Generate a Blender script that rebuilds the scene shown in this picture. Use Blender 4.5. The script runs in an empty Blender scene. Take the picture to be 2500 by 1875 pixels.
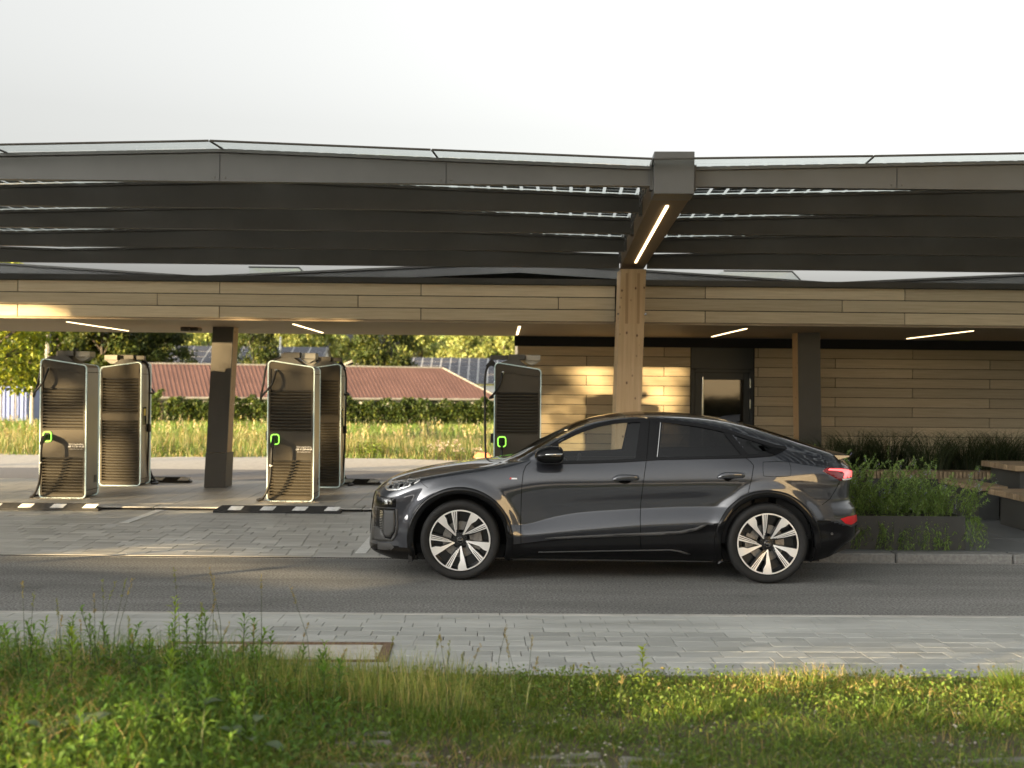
import bpy, bmesh, math, random
import numpy as np
from mathutils import Vector, Matrix
from mathutils.bvhtree import BVHTree
rnd = random.Random(7)
rng = np.random.default_rng(11)
PI = math.pi
R_ = math.radians
sc = bpy.context.scene
col = sc.collection

# ------------------------------------------------------------------ camera
CAM_H = 1.83
cam_d = bpy.data.cameras.new('camera')
cam_d.sensor_width = 36.0
cam_d.lens = 43.2
cam_d.clip_start = 0.05
cam_d.clip_end = 3000
cam_d.dof.use_dof = True
cam_d.dof.focus_distance = 11.9
cam_d.dof.aperture_fstop = 2.0
cam = bpy.data.objects.new('camera', cam_d)
col.objects.link(cam)
cam.matrix_world = (Matrix.Translation((0, 0, CAM_H)) @ Matrix.Rotation(-24 / 3000, 4, 'Z')
                    @ Matrix.Rotation(PI / 2 + 5.5 / 3000, 4, 'X') @ Matrix.Rotation(R_(.55), 4, 'Z'))
sc.camera = cam

# ------------------------------------------------------------------ light
SUN_AZ = R_(50)      # light travels towards +Y, turned this much to +X
SUN_EL = R_(4.5)
to_sun = Vector((-math.sin(SUN_AZ) * math.cos(SUN_EL), -math.cos(SUN_AZ) * math.cos(SUN_EL), math.sin(SUN_EL)))
world = bpy.data.worlds.new('World')
sc.world = world
world.use_nodes = True
wn = world.node_tree.nodes
wl = world.node_tree.links
bg = wn['Background']
sky = wn.new('ShaderNodeTexSky')
sky.sky_type = 'NISHITA'
sky.sun_disc = False
sky.sun_elevation = SUN_EL
sky.sun_rotation = math.atan2(to_sun.x, to_sun.y)
sky.altitude = 300
sky.air_density = 1.0
sky.dust_density = 8.5
sky.ozone_density = 1.0
hs = wn.new('ShaderNodeHueSaturation')
hs.inputs['Saturation'].default_value = 0.07
hs.inputs['Value'].default_value = 1.0
wl.new(sky.outputs[0], hs.inputs['Color'])
wb = wn.new('ShaderNodeVectorMath'); wb.operation = 'MULTIPLY'; wb.inputs[1].default_value = (1.0, 1.0, .975)
wl.new(hs.outputs[0], wb.inputs[0])
wl.new(wb.outputs[0], bg.inputs[0])
bg.inputs[1].default_value = 0.15

sun_d = bpy.data.lights.new('sun', 'SUN')
sun_d.energy = 3.9
sun_d.angle = R_(0.55)
sun_d.color = (1.0, 0.74, 0.40)
sun_o = bpy.data.objects.new('sun', sun_d)
sun_o.rotation_euler = to_sun.to_track_quat('Z', 'Y').to_euler()
sun_o.location = (-20, -20, 20)
col.objects.link(sun_o)

sc.view_settings.view_transform = 'Standard'
sc.view_settings.look = 'None'
sc.view_settings.gamma = 1
sc.view_settings.use_curve_mapping = False
sc.view_settings.exposure = 2.6
sc.render.engine = 'CYCLES'
cy = sc.cycles
cy.max_bounces = 7
cy.diffuse_bounces = 3
cy.glossy_bounces = 4
cy.transmission_bounces = 6
cy.transparent_max_bounces = 10
cy.caustics_reflective = False
cy.caustics_refractive = False
cy.use_denoising = True
cy.sample_clamp_indirect = 6

# ------------------------------------------------------------------ helpers
def tag(o, label=None, cat=None, group=None, kind=None):
    if label: o['label'] = label
    if cat: o['category'] = cat
    if group: o['group'] = group
    if kind: o['kind'] = kind
    return o

def empty(name, loc=(0, 0, 0), rz=0.0, parent=None):
    o = bpy.data.objects.new(name, None)
    o.location = loc
    o.rotation_euler = (0, 0, rz)
    o.empty_display_size = .1
    o.parent = parent
    col.objects.link(o)
    return o

def link(name, me, parent=None, loc=None, rot=None):
    o = bpy.data.objects.new(name, me)
    if loc is not None: o.location = loc
    if rot is not None: o.rotation_euler = rot
    o.parent = parent
    col.objects.link(o)
    return o

def children(o):
    return [c for c in bpy.data.objects if c.parent == o]

def copy_tree(o, parent=None, kids=None):
    c = o.copy()
    col.objects.link(c)
    c.parent = parent
    for ch in (o.children):
        copy_tree(ch, c)
    return c

class MB:
    def __init__(s):
        s.v = []; s.f = []; s.mi = []; s.m = 0
    def add(s, vs, fs):
        b = len(s.v)
        s.v += [tuple(p) for p in vs]
        s.f += [tuple(i + b for i in f) for f in fs]
        s.mi += [s.m] * len(fs)
        return s
    def box(s, a, b):
        x0, y0, z0 = a; x1, y1, z1 = b
        return s.add([(x0,y0,z0),(x1,y0,z0),(x1,y1,z0),(x0,y1,z0),(x0,y0,z1),(x1,y0,z1),(x1,y1,z1),(x0,y1,z1)],
              [(3,2,1,0),(4,5,6,7),(0,1,5,4),(1,2,6,5),(2,3,7,6),(3,0,4,7)])
    def cbox(s, a, b, c=.01):
        """box with chamfered edges"""
        bm = bmesh.new()
        bmesh.ops.create_cube(bm, size=1)
        for v in bm.verts:
            v.co = Vector([(a[i] + b[i]) / 2 + v.co[i] * (b[i] - a[i]) for i in range(3)])
        bmesh.ops.bevel(bm, geom=bm.edges[:], offset=c, segments=1, affect='EDGES')
        bm.verts.index_update()
        s.add([v.co[:] for v in bm.verts], [[v.index for v in f.verts] for f in bm.faces])
        bm.free()
        return s
    def prism(s, poly, axis, a, b):
        """extrude 2D polygon; axis 'x','y','z' is the extrusion direction"""
        n = len(poly)
        def P(p, t):
            if axis == 'y': return (p[0], t, p[1])
            if axis == 'x': return (t, p[0], p[1])
            return (p[0], p[1], t)
        vs = [P(p, a) for p in poly] + [P(p, b) for p in poly]
        fs = [tuple(range(n)), tuple(range(2 * n - 1, n - 1, -1))]
        for i in range(n):
            j = (i + 1) % n
            fs.append((i, i + n, j + n, j))
        return s.add(vs, fs)
    def tube(s, pts, r, n=8, caps=True):
        pts = [Vector(p) for p in pts]
        k = len(pts)
        rs = r if hasattr(r, '__len__') else [r] * k
        up = Vector((0, 0, 1))
        vs = []; prev = None
        for i, p in enumerate(pts):
            t = (pts[min(i + 1, k - 1)] - pts[max(i - 1, 0)])
            if t.length < 1e-9: t = Vector((0, 0, 1))
            t.normalize()
            if prev is None:
                a = t.cross(up)
                if a.length < 1e-3: a = t.cross(Vector((1, 0, 0)))
            else:
                a = prev - t * prev.dot(t)
                if a.length < 1e-4: a = t.cross(up)
            a.normalize(); prev = a
            b = t.cross(a)
            for j in range(n):
                q = 2 * PI * j / n
                vs.append(p + (a * math.cos(q) + b * math.sin(q)) * rs[i])
        fs = []
        for i in range(k - 1):
            for j in range(n):
                j2 = (j + 1) % n
                fs.append((i*n+j, i*n+j2, (i+1)*n+j2, (i+1)*n+j))
        if caps:
            fs.append(tuple(range(n - 1, -1, -1)))
            fs.append(tuple((k - 1) * n + j for j in range(n)))
        return s.add(vs, fs)
    def lathe_y(s, prof, n=48, c=(0, 0, 0), close=False):
        """prof: list of (y, r), revolved about the y axis through c"""
        k = len(prof)
        vs = []
        for (y, r) in prof:
            for j in range(n):
                q = 2 * PI * j / n
                vs.append((c[0] + r * math.cos(q), c[1] + y, c[2] + r * math.sin(q)))
        fs = []
        for i in range(k - 1 + (1 if close else 0)):
            i2 = (i + 1) % k
            for j in range(n):
                j2 = (j + 1) % n
                fs.append((i*n+j, i*n+j2, i2*n+j2, i2*n+j))
        return s.add(vs, fs)
    def mesh(s, name, mats, smooth=False, fix=True):
        me = bpy.data.meshes.new(name)
        me.from_pydata(s.v, [], s.f)
        if not isinstance(mats, (list, tuple)): mats = [mats]
        for m in mats: me.materials.append(m)
        if any(s.mi): me.polygons.foreach_set('material_index', s.mi)
        if fix:
            bm = bmesh.new(); bm.from_mesh(me)
            bmesh.ops.recalc_face_normals(bm, faces=bm.faces[:])
            bm.to_mesh(me); bm.free()
        if smooth:
            me.shade_smooth()
            if smooth is not True:
                me.set_sharp_from_angle(angle=R_(smooth))
        me.update()
        return me
    def build(s, name, mats, parent=None, loc=None, rot=None, smooth=False, fix=True):
        return link(name, s.mesh(name, mats, smooth, fix), parent, loc, rot)

def np_mesh(name, V, F, mat, colr=None, smooth=False):
    """V (n,3), F (m,k) int; colr (n,3) vertex tint"""
    V = np.asarray(V, np.float32); F = np.asarray(F, np.int32)
    me = bpy.data.meshes.new(name)
    me.vertices.add(len(V)); me.vertices.foreach_set('co', V.ravel())
    k = F.shape[1]
    me.loops.add(F.size); me.loops.foreach_set('vertex_index', F.ravel())
    me.polygons.add(len(F))
    me.polygons.foreach_set('loop_start', np.arange(0, F.size, k, dtype=np.int32))
    me.polygons.foreach_set('loop_total', np.full(len(F), k, np.int32))
    if smooth: me.polygons.foreach_set('use_smooth', np.ones(len(F), bool))
    if colr is not None:
        a = me.color_attributes.new('tint', 'FLOAT_COLOR', 'POINT')
        c4 = np.ones((len(V), 4), np.float32); c4[:, :3] = colr
        a.data.foreach_set('color', c4.ravel())
    me.materials.append(mat)
    me.update(calc_edges=True)
    return me

# ------------------------------------------------------------------ materials
def pbsdf(name, color=(.5, .5, .5), rough=.5, metal=0., spec=.5, coat=0., coat_rough=.03, emit=None, estr=0., trans=0., ior=1.45):
    m = bpy.data.materials.new(name)
    m.use_nodes = True
    b = m.node_tree.nodes['Principled BSDF']
    b.inputs['Base Color'].default_value = (*color, 1)
    b.inputs['Roughness'].default_value = rough
    b.inputs['Metallic'].default_value = metal
    b.inputs['Specular IOR Level'].default_value = spec
    b.inputs['Coat Weight'].default_value = coat
    b.inputs['Coat Roughness'].default_value = coat_rough
    b.inputs['Transmission Weight'].default_value = trans
    b.inputs['IOR'].default_value = ior
    if emit:
        b.inputs['Emission Color'].default_value = (*emit, 1)
        b.inputs['Emission Strength'].default_value = estr
    return m

def N(m, t, **kw):
    n = m.node_tree.nodes.new(t)
    for k, v in kw.items():
        if k in n.inputs: n.inputs[k].default_value = v
        else: setattr(n, k, v)
    return n

def L(m, a, b):
    m.node_tree.links.new(a, b)

def noisy(name, c1, c2, scale=8., detail=6., rough=(.5, .7), stretch=(1, 1, 1), bump=0., bscale=None, lo=.35, hi=.65, per_obj=0., metal=0., spec=.5, gen=False, tint=False, coat=0.):
    """principled with a two-colour noise, optional per-object brightness change and bump"""
    m = pbsdf(name, c1, rough[0], metal, spec, coat)
    b = m.node_tree.nodes['Principled BSDF']
    tc = N(m, 'ShaderNodeTexCoord')
    mp = N(m, 'ShaderNodeMapping')
    mp.inputs['Scale'].default_value = stretch
    src = tc.outputs['Object']
    if per_obj:
        oi = N(m, 'ShaderNodeObjectInfo')
        ad = N(m, 'ShaderNodeVectorMath', operation='MULTIPLY_ADD')
        cb = N(m, 'ShaderNodeCombineXYZ')
        for i in range(3): L(m, oi.outputs['Random'], cb.inputs[i])
        L(m, cb.outputs[0], ad.inputs[0]); ad.inputs[1].default_value = (37, 53, 71); L(m, src, ad.inputs[2])
        src = ad.outputs[0]
    L(m, src, mp.inputs['Vector'])
    nz = N(m, 'ShaderNodeTexNoise')
    nz.inputs['Scale'].default_value = scale; nz.inputs['Detail'].default_value = detail; nz.inputs['Roughness'].default_value = .6
    L(m, mp.outputs[0], nz.inputs['Vector'])
    rp = N(m, 'ShaderNodeValToRGB')
    rp.color_ramp.elements[0].position = lo; rp.color_ramp.elements[0].color = (*c1, 1)
    rp.color_ramp.elements[1].position = hi; rp.color_ramp.elements[1].color = (*c2, 1)
    L(m, nz.outputs['Fac'], rp.inputs[0])
    out = rp.outputs[0]
    if per_obj:
        mr = N(m, 'ShaderNodeMapRange')
        mr.inputs['To Min'].default_value = 1 - per_obj; mr.inputs['To Max'].default_value = 1 + per_obj
        L(m, oi.outputs['Random'], mr.inputs['Value'])
        vm = N(m, 'ShaderNodeVectorMath', operation='SCALE')
        L(m, out, vm.inputs[0]); L(m, mr.outputs[0], vm.inputs['Scale'])
        out = vm.outputs[0]
    if tint:
        at = N(m, 'ShaderNodeAttribute', attribute_name='tint')
        vm2 = N(m, 'ShaderNodeVectorMath', operation='MULTIPLY')
        L(m, out, vm2.inputs[0]); L(m, at.outputs['Color'], vm2.inputs[1])
        out = vm2.outputs[0]
    L(m, out, b.inputs['Base Color'])
    rr = N(m, 'ShaderNodeMapRange')
    rr.inputs['To Min'].default_value = rough[0]; rr.inputs['To Max'].default_value = rough[1]
    L(m, nz.outputs['Fac'], rr.inputs['Value']); L(m, rr.outputs[0], b.inputs['Roughness'])
    if bump:
        n2 = N(m, 'ShaderNodeTexNoise')
        n2.inputs['Scale'].default_value = bscale or scale * 4; n2.inputs['Detail'].default_value = 4
        L(m, mp.outputs[0], n2.inputs['Vector'])
        bp = N(m, 'ShaderNodeBump'); bp.inputs['Strength'].default_value = bump; bp.inputs['Distance'].default_value = .01
        L(m, n2.outputs['Fac'], bp.inputs['Height']); L(m, bp.outputs[0], b.inputs['Normal'])
    return m

def leaf_mat(name, base=(1, 1, 1), transl=.35, rough=.5):
    m = bpy.data.materials.new(name); m.use_nodes = True
    nt = m.node_tree; b = nt.nodes['Principled BSDF']; out = nt.nodes['Material Output']
    at = N(m, 'ShaderNodeAttribute', attribute_name='tint')
    vm = N(m, 'ShaderNodeVectorMath', operation='MULTIPLY'); vm.inputs[1].default_value = base
    L(m, at.outputs['Color'], vm.inputs[0])
    b.inputs['Roughness'].default_value = rough; b.inputs['Specular IOR Level'].default_value = .3
    L(m, vm.outputs[0], b.inputs['Base Color'])
    tr = N(m, 'ShaderNodeBsdfTranslucent')
    ts = N(m, 'ShaderNodeVectorMath', operation='MULTIPLY'); ts.inputs[1].default_value = (1.5, 1.35, .6)
    L(m, vm.outputs[0], ts.inputs[0]); L(m, ts.outputs[0], tr.inputs['Color'])
    mx = N(m, 'ShaderNodeMixShader'); mx.inputs[0].default_value = transl
    L(m, b.outputs[0], mx.inputs[1]); L(m, tr.outputs[0], mx.inputs[2]); L(m, mx.outputs[0], out.inputs['Surface'])
    return m

def glass_mat(name, tint=(.9, .95, .95), gloss=.12, rough=.0, fres=.9):
    """thin architectural glass: transparent + fresnel reflection"""
    m = bpy.data.materials.new(name); m.use_nodes = True
    nt = m.node_tree; out = nt.nodes['Material Output']
    nt.nodes.remove(nt.nodes['Principled BSDF'])
    tr = N(m, 'ShaderNodeBsdfTransparent'); tr.inputs[0].default_value = (*tint, 1)
    gl = N(m, 'ShaderNodeBsdfGlossy'); gl.inputs['Roughness'].default_value = rough
    fr = N(m, 'ShaderNodeFresnel'); fr.inputs[0].default_value = 1.5
    ma = N(m, 'ShaderNodeMath', operation='MULTIPLY_ADD'); ma.inputs[1].default_value = fres; ma.inputs[2].default_value = gloss
    L(m, fr.outputs[0], ma.inputs[0])
    mx = N(m, 'ShaderNodeMixShader')
    L(m, ma.outputs[0], mx.inputs[0]); L(m, tr.outputs[0], mx.inputs[1]); L(m, gl.outputs[0], mx.inputs[2])
    L(m, mx.outputs[0], out.inputs['Surface'])
    return m

def text_mesh(name, body, size, mat, parent=None, loc=(0, 0, 0), rot=(PI / 2, 0, 0), align='CENTER', extrude=.0006, bold=False):
    cu = bpy.data.curves.new(name, 'FONT')
    cu.body = body; cu.size = size; cu.align_x = align; cu.align_y = 'CENTER'; cu.extrude = extrude
    if bold: cu.offset = size * .02
    o = bpy.data.objects.new(name, cu); col.objects.link(o)
    dg = bpy.context.evaluated_depsgraph_get()
    me = bpy.data.meshes.new_from_object(o.evaluated_get(dg))
    bpy.data.objects.remove(o); bpy.data.curves.remove(cu)
    me.materials.clear(); me.materials.append(mat)
    return link(name, me, parent, loc, rot)
# ================================================================== setting: ground, lanes, paving
M_ASPH = noisy('asphalt', (.15, .149, .140), (.21, .208, .196), 160, 8, rough=(.75, .92), bump=.5, bscale=420)
def asphalt_detail(m):
    b = m.node_tree.nodes['Principled BSDF']; src = b.inputs['Base Color'].links[0].from_socket
    tc = N(m, 'ShaderNodeTexCoord')
    out = src
    for (sc_, st, lo, hi, det) in ((1.1, (.35, 2.4, 1), .78, 1.18, 5), (48, (1, 1, 1), .45, 1.55, 2), (.35, (1, 1, 1), .86, 1.12, 3)):
        mp = N(m, 'ShaderNodeMapping'); mp.inputs['Scale'].default_value = st; L(m, tc.outputs['Object'], mp.inputs[0])
        nz = N(m, 'ShaderNodeTexNoise'); nz.inputs['Scale'].default_value = sc_; nz.inputs['Detail'].default_value = det; L(m, mp.outputs[0], nz.inputs['Vector'])
        mr = N(m, 'ShaderNodeMapRange'); mr.inputs['From Min'].default_value = .3; mr.inputs['From Max'].default_value = .7; mr.inputs['To Min'].default_value = lo; mr.inputs['To Max'].default_value = hi; L(m, nz.outputs['Fac'], mr.inputs['Value'])
        vm = N(m, 'ShaderNodeVectorMath', operation='SCALE'); L(m, out, vm.inputs[0]); L(m, mr.outputs[0], vm.inputs['Scale']); out = vm.outputs[0]
    nz = N(m, 'ShaderNodeTexNoise'); nz.inputs['Scale'].default_value = 1.6; nz.inputs['Detail'].default_value = 7; L(m, tc.outputs['Object'], nz.inputs['Vector'])
    mr = N(m, 'ShaderNodeMapRange'); mr.inputs['From Min'].default_value = .60; mr.inputs['From Max'].default_value = .72; mr.inputs['To Min'].default_value = 1; mr.inputs['To Max'].default_value = .74; L(m, nz.outputs['Fac'], mr.inputs['Value'])
    vm = N(m, 'ShaderNodeVectorMath', operation='SCALE'); L(m, out, vm.inputs[0]); L(m, mr.outputs[0], vm.inputs['Scale']); out = vm.outputs[0]
    L(m, out, b.inputs['Base Color'])
asphalt_detail(M_ASPH)
M_ASPH2 = noisy('old_asphalt', (.16, .155, .16), (.20, .195, .20), 12, 6, rough=(.8, .9), bump=.2)
M_GRAVEL = noisy('pale_gravel', (.40, .37, .33), (.52, .49, .44), 7, 10, rough=(.85, .95), bump=.6, bscale=60)
M_EARTH = noisy('earth', (.055, .045, .028), (.11, .09, .055), 3, 10, rough=(.9, 1), bump=.6, bscale=30)
M_FIELD = noisy('meadow_soil', (.10, .12, .035), (.20, .19, .07), .35, 8, rough=(.9, 1))
M_PAVE = noisy('grey_paver', (.27, .277, .258), (.47, .475, .445), 1.3, 7, rough=(.42, .68), stretch=(.55, 2.6, 1), bump=.15, bscale=60, lo=.30, hi=.72, per_obj=.10)
M_PAVE2 = noisy('bay_paver', (.37, .36, .33), (.52, .51, .47), 2.0, 7, rough=(.40, .66), stretch=(.6, 2.0, 1), bump=.15, bscale=60, per_obj=.16)
M_SLAB = noisy('concrete_slab', (.33, .315, .28), (.42, .40, .36), 3, 7, rough=(.38, .6), bump=.08, bscale=50, per_obj=.06)
M_SLABD = noisy('dark_concrete_slab', (.085, .092, .095), (.12, .128, .13), 3, 7, rough=(.5, .7), bump=.08, bscale=50, per_obj=.06)
M_KERB = noisy('kerb_concrete', (.36, .35, .32), (.48, .465, .43), 6, 8, rough=(.6, .8), bump=.25, bscale=70, per_obj=.05)
M_GRANITE = noisy('kerb_granite', (.14, .14, .135), (.22, .22, .21), 30, 8, rough=(.6, .8), bump=.2, bscale=90, per_obj=.06)
M_JOINT = noisy('joint_sand', (.05, .047, .04), (.08, .075, .065), 40, 4, rough=(.9, 1))
M_STONEG = noisy('gravel_stone', (.30, .27, .22), (.46, .42, .36), 20, 3, rough=(.7, .9), per_obj=.2)
M_IRON = noisy('cast_iron', (.018, .018, .017), (.045, .042, .038), 40, 5, rough=(.5, .8))
M_RUST = noisy('rusty_steel', (.10, .055, .03), (.20, .14, .095), 22, 8, rough=(.7, .9), bump=.3, bscale=80)
M_LINE = noisy('road_marking', (.60, .60, .57), (.78, .78, .75), 14, 8, rough=(.6, .8))

# terrain sheet, falling gently beyond the charging island
def terr_z(x, y):
    if y < 31: return -.06
    if y < 92: return -.06 - 1.14 * (y - 31) / 61
    return -1.2
ys = [-400, -100, -40, 0, 4, 10, 20, 31, 40, 50, 60, 70, 80, 92, 110, 150, 250, 500, 1500]
xs = [-1200, -300, -120, -60, -30, -15, 0, 15, 30, 60, 120, 300, 1200]
vs = [(x, y, terr_z(x, y)) for y in ys for x in xs]
fs = [(j*len(xs)+i, j*len(xs)+i+1, (j+1)*len(xs)+i+1, (j+1)*len(xs)+i) for j in range(len(ys)-1) for i in range(len(xs)-1)]
b = MB(); b.add(vs, fs)
tag(b.build('ground', M_FIELD, smooth=True), kind='structure')

def sheet(name, x0, x1, y0, y1, z, mat, kind='structure', thick=.05):
    b = MB(); b.box((x0, y0, z - thick), (x1, y1, z))
    return tag(b.build(name, mat), kind=kind)

b = MB()   # asphalt lane, its near edge slightly skewed
b.add([(-45, 9.18, 0), (45, 10.62, 0), (45, 12.93, 0), (-45, 12.93, 0), (-45, 9.18, -.05), (45, 10.62, -.05), (45, 12.93, -.05), (-45, 12.93, -.05)],
      [(0,1,2,3),(7,6,5,4),(0,4,5,1),(1,5,6,2),(2,6,7,3),(3,7,4,0)])
tag(b.build('asphalt_lane', M_ASPH), kind='structure')
sheet('bounce_gravel', -45, 45, -45, 2.3, -.03, M_GRAVEL)  # pale ground added behind the camera, unseen, to bounce fill light
sheet('back_road', -60, 60, 22.75, 26.3, -.005, M_ASPH2)
gv = MB()
gx = np.linspace(-60, 60, 121); edge = [31.2 + .5 * math.sin(x * .9) + .35 * math.sin(x * 2.3 + 1) for x in gx]
vsg = []
for i, x in enumerate(gx): vsg += [(x, 26.3, -.012), (x, edge[i], -.03)]
gv.add(vsg, [(2*i, 2*i+2, 2*i+3, 2*i+1) for i in range(len(gx)-1)])
tag(gv.build('gravel_track', M_GRAVEL), kind='structure')

def paver_mesh(name, lx, ly, h, mat, c=.005):
    b = MB(); b.cbox((0, 0, -h), (lx, ly, 0), c)
    return b.mesh(name, mat)

# --- near walkway: rows of mixed pavers on a bed that rises towards the verge
WR = math.atan2(.016, 1)
tilt = math.atan2(.056, 2.32)
walk = empty('walkway', (0, 9.905, 0.0), WR)
walk.rotation_euler = (-tilt, 0, WR)
tag(walk, 'grey paved walkway between the asphalt lane and the grass verge', kind='structure')
b = MB(); b.box((-40, -2.40, -.10), (40, .0, -.014)); b.build('paving_bed', M_JOINT, walk)
ROW = .186; LENS = (.19, .29, .39)
pm = {l: paver_mesh('paver', l - .005, ROW - .005, .06, M_PAVE, .004) for l in LENS}
far = MB(); npv = 0
rows = 12
for r in range(rows - 1, -1, -1):          # r=0 is next to the asphalt
    y0 = -(r + 1) * ROW - .09
    x = -4.6 - rnd.random() * .3
    while x < 5.1:
        l = rnd.choice((.19, .19, .29, .29, .39))
        # keep the steel frame's place free
        if not (-2.42 < x + l / 2 < -.70 and -2.03 < y0 + ROW / 2 < -1.30):
            dz = rnd.uniform(-.0012, .0012)
            if npv < 300:
                link('paver', pm[l], walk, (x, y0, dz)); npv += 1
            else:
                far.box((x, y0, -.06), (x + l - .005, y0 + ROW - .005, dz))
        x += l
for r in range(rows):                       # left and right beyond the picture
    y0 = -(r + 1) * ROW - .09
    for (xa, xb) in ((-16, -4.9), (5.5, 16)):
        x = xa
        while x < xb:
            l = rnd.choice(LENS); far.box((x, y0, -.06), (x + l - .005, y0 + ROW - .005, 0)); x += l
tag(far.build('paver', M_PAVE, walk), kind='stuff')
x = -16.0
km = paver_mesh('edge_stone', .995, .085, .08, M_KERB, .004)
while x < 16:
    link('edge_stone', km, walk, (x, -.088, .001)); x += 1.0

b = MB(); b.box((-2.75, -2.25, -.06), (-.45, -1.10, -.0035)); b.build('mortar_bed', M_PAVE, walk)
# --- steel framed cover let into the walkway
cov = empty('framed_cover', (-1.50, 8.22, .046), 0)
cov.rotation_euler = (-tilt, 0, WR)
tag(cov, 'rusty steel frame with pale concrete infill let into the walkway', 'access cover')
W_, D_ = 1.54, .64
for (a, c) in (((-W_/2, D_/2-.045), (W_/2, D_/2)), ((-W_/2, -D_/2), (W_/2, -D_/2+.03)), ((-W_/2, -D_/2+.03), (-W_/2+.045, D_/2-.045)), ((W_/2-.07, -D_/2+.03), (W_/2, D_/2-.045)), ((-.26, -D_/2+.03), (-.22, D_/2-.045))):
    b = MB(); b.cbox((a[0], a[1], -.06), (c[0], c[1], .006), .003); b.build('frame_bar', M_RUST, cov)
M_INFILL = noisy('infill_concrete', (.38, .36, .31), (.50, .48, .42), 9, 6, rough=(.7, .9), bump=.2)
for (a, c) in ((-W_/2+.047, -.262), (-.218, W_/2-.072)):
    b = MB(); b.box((a, -D_/2+.032, -.06), (c, D_/2-.047, -.006)); b.build('infill_slab', M_INFILL, cov)

# --- drain channel
dr = empty('drain_channel', (0, 12.93, 0))
tag(dr, 'slotted cast iron drain channel along the far edge of the lane', 'drain')
b = MB(); b.box((-30, 0, -.2), (30, .14, -.045)); b.build('channel_bed', M_IRON, dr)
g = MB()
for k in range(34):
    x = .0145 + k * .0294
    g.box((x, .028, -.03), (x + .013, .112, -.004))
g.box((0, .012, -.03), (.998, .03, -.003)); g.box((0, .110, -.03), (.998, .128, -.003))
gm = g.mesh('grate', M_IRON)
for x in range(-13, 13): link('grate', gm, dr, (x, 0, 0))
for (ya, yb_) in ((.0, .012), (.128, .14)):
    b = MB(); b.box((-30, ya, -.2), (30, yb_, .001)); b.build('channel_edge', M_KERB, dr)

# --- parking bays
bay = empty('parking_bay_paving', (0, 13.07, 0))
tag(bay, 'dark grey block paving of the parking bays', kind='structure')
b = MB(); b.box((-40, .0, -.10), (2.93, 4.68, -.012)); b.build('paving_bed', M_JOINT, bay)
BR = .2525; BL = (.20, .30, .40)
bm_ = {l: paver_mesh('paver', l - .006, BR - .006, .06, M_PAVE2, .005) for l in BL}
em = paver_mesh('edge_stone', 1.99, .115, .08, M_PAVE2, .005)
x = -16.0
while x < 2.0: link('edge_stone', em, bay, (x, .002, .001)); x += 2.0
rest = MB(); k = 0
for r in range(18):
    y0 = .122 + r * BR
    x = -5.0 - .12 * r
    while x < 2.9:
        l = min(rnd.choice((.20, .30, .30, .40)), 2.93 - x)
        if l < .08: break
        dz = rnd.uniform(-.0015, .0015)
        if l in bm_ and k < 300 and x > -6.2:
            link('paver', bm_[l], bay, (x, y0, dz)); k += 1
        else:
            rest.box((x, y0, -.06), (x + l - .006, y0 + BR - .006, dz))
        x += l
    x = -16
    while x < -5.0 - .12 * r - .03:
        l = min(rnd.choice(BL), -5.0 - .12 * r - x); rest.box((x, y0, -.06), (x + l - .006, y0 + BR - .006, 0)); x += l
tag(rest.build('paver', M_PAVE2, bay), kind='stuff')
# painted lines: thin sheets on the paving
for (xc, ya, yb_, tx) in ((-4.90, 16.05, 17.70, 'white bay line beside the left wheel stop'), (-1.52, 13.35, 17.70, 'white bay line beside the nose of the car')):
    b = MB(); b.box((xc - .06, ya, .002), (xc + .06, yb_, .0065))
    tag(b.build('bay_line', M_LINE), tx, 'road marking', 'painted bay lines')

# --- flush kerb and the island of slabs
isl = empty('charging_island', (0, 17.76, 0))
tag(isl, 'pale slab paving of the charging island', kind='structure')
b = MB(); b.box((-40, .0, -.12), (2.93, 4.95, .028)); b.build('paving_bed', M_JOINT, isl)
em = paver_mesh('edge_stone', .995, .46, .10, M_KERB, .012)
x = -13.0
while x < 2.0: link('edge_stone', em, isl, (x, .0, .045)); x += 1.0
sm = paver_mesh('slab', .293, 1.49, .06, M_SLAB, .004)
for i in range(42):
    for j in range(3):
        if i * .297 - 9.6 < 2.6: link('slab', sm, isl, (-9.6 + i * .297, .465 + j * 1.495 , .045 + rnd.uniform(-.001, .001)))
# --- raised terrace on the right
ter = empty('terrace', (2.95, 13.0, 0))
tag(ter, 'dark slab paving of the raised seating terrace', kind='structure')
b = MB(); b.box((.02, .22, -.12), (16, 10.6, .072)); b.build('paving_bed', M_JOINT, ter)
km = paver_mesh('kerb_stone', 1.24, .20, .30, M_GRANITE, .014)
x = 0.0
while x < 12: link('kerb_stone', km, ter, (x, .0, .095)); x += 1.25
sm = paver_mesh('slab', .594, 1.19, .06, M_SLABD, .004)
for i in range(17):
    for j in range(7):
        link('slab', sm, ter, (.03 + i * .598, .215 + j * 1.195, .095 + rnd.uniform(-.001, .001)))

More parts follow.
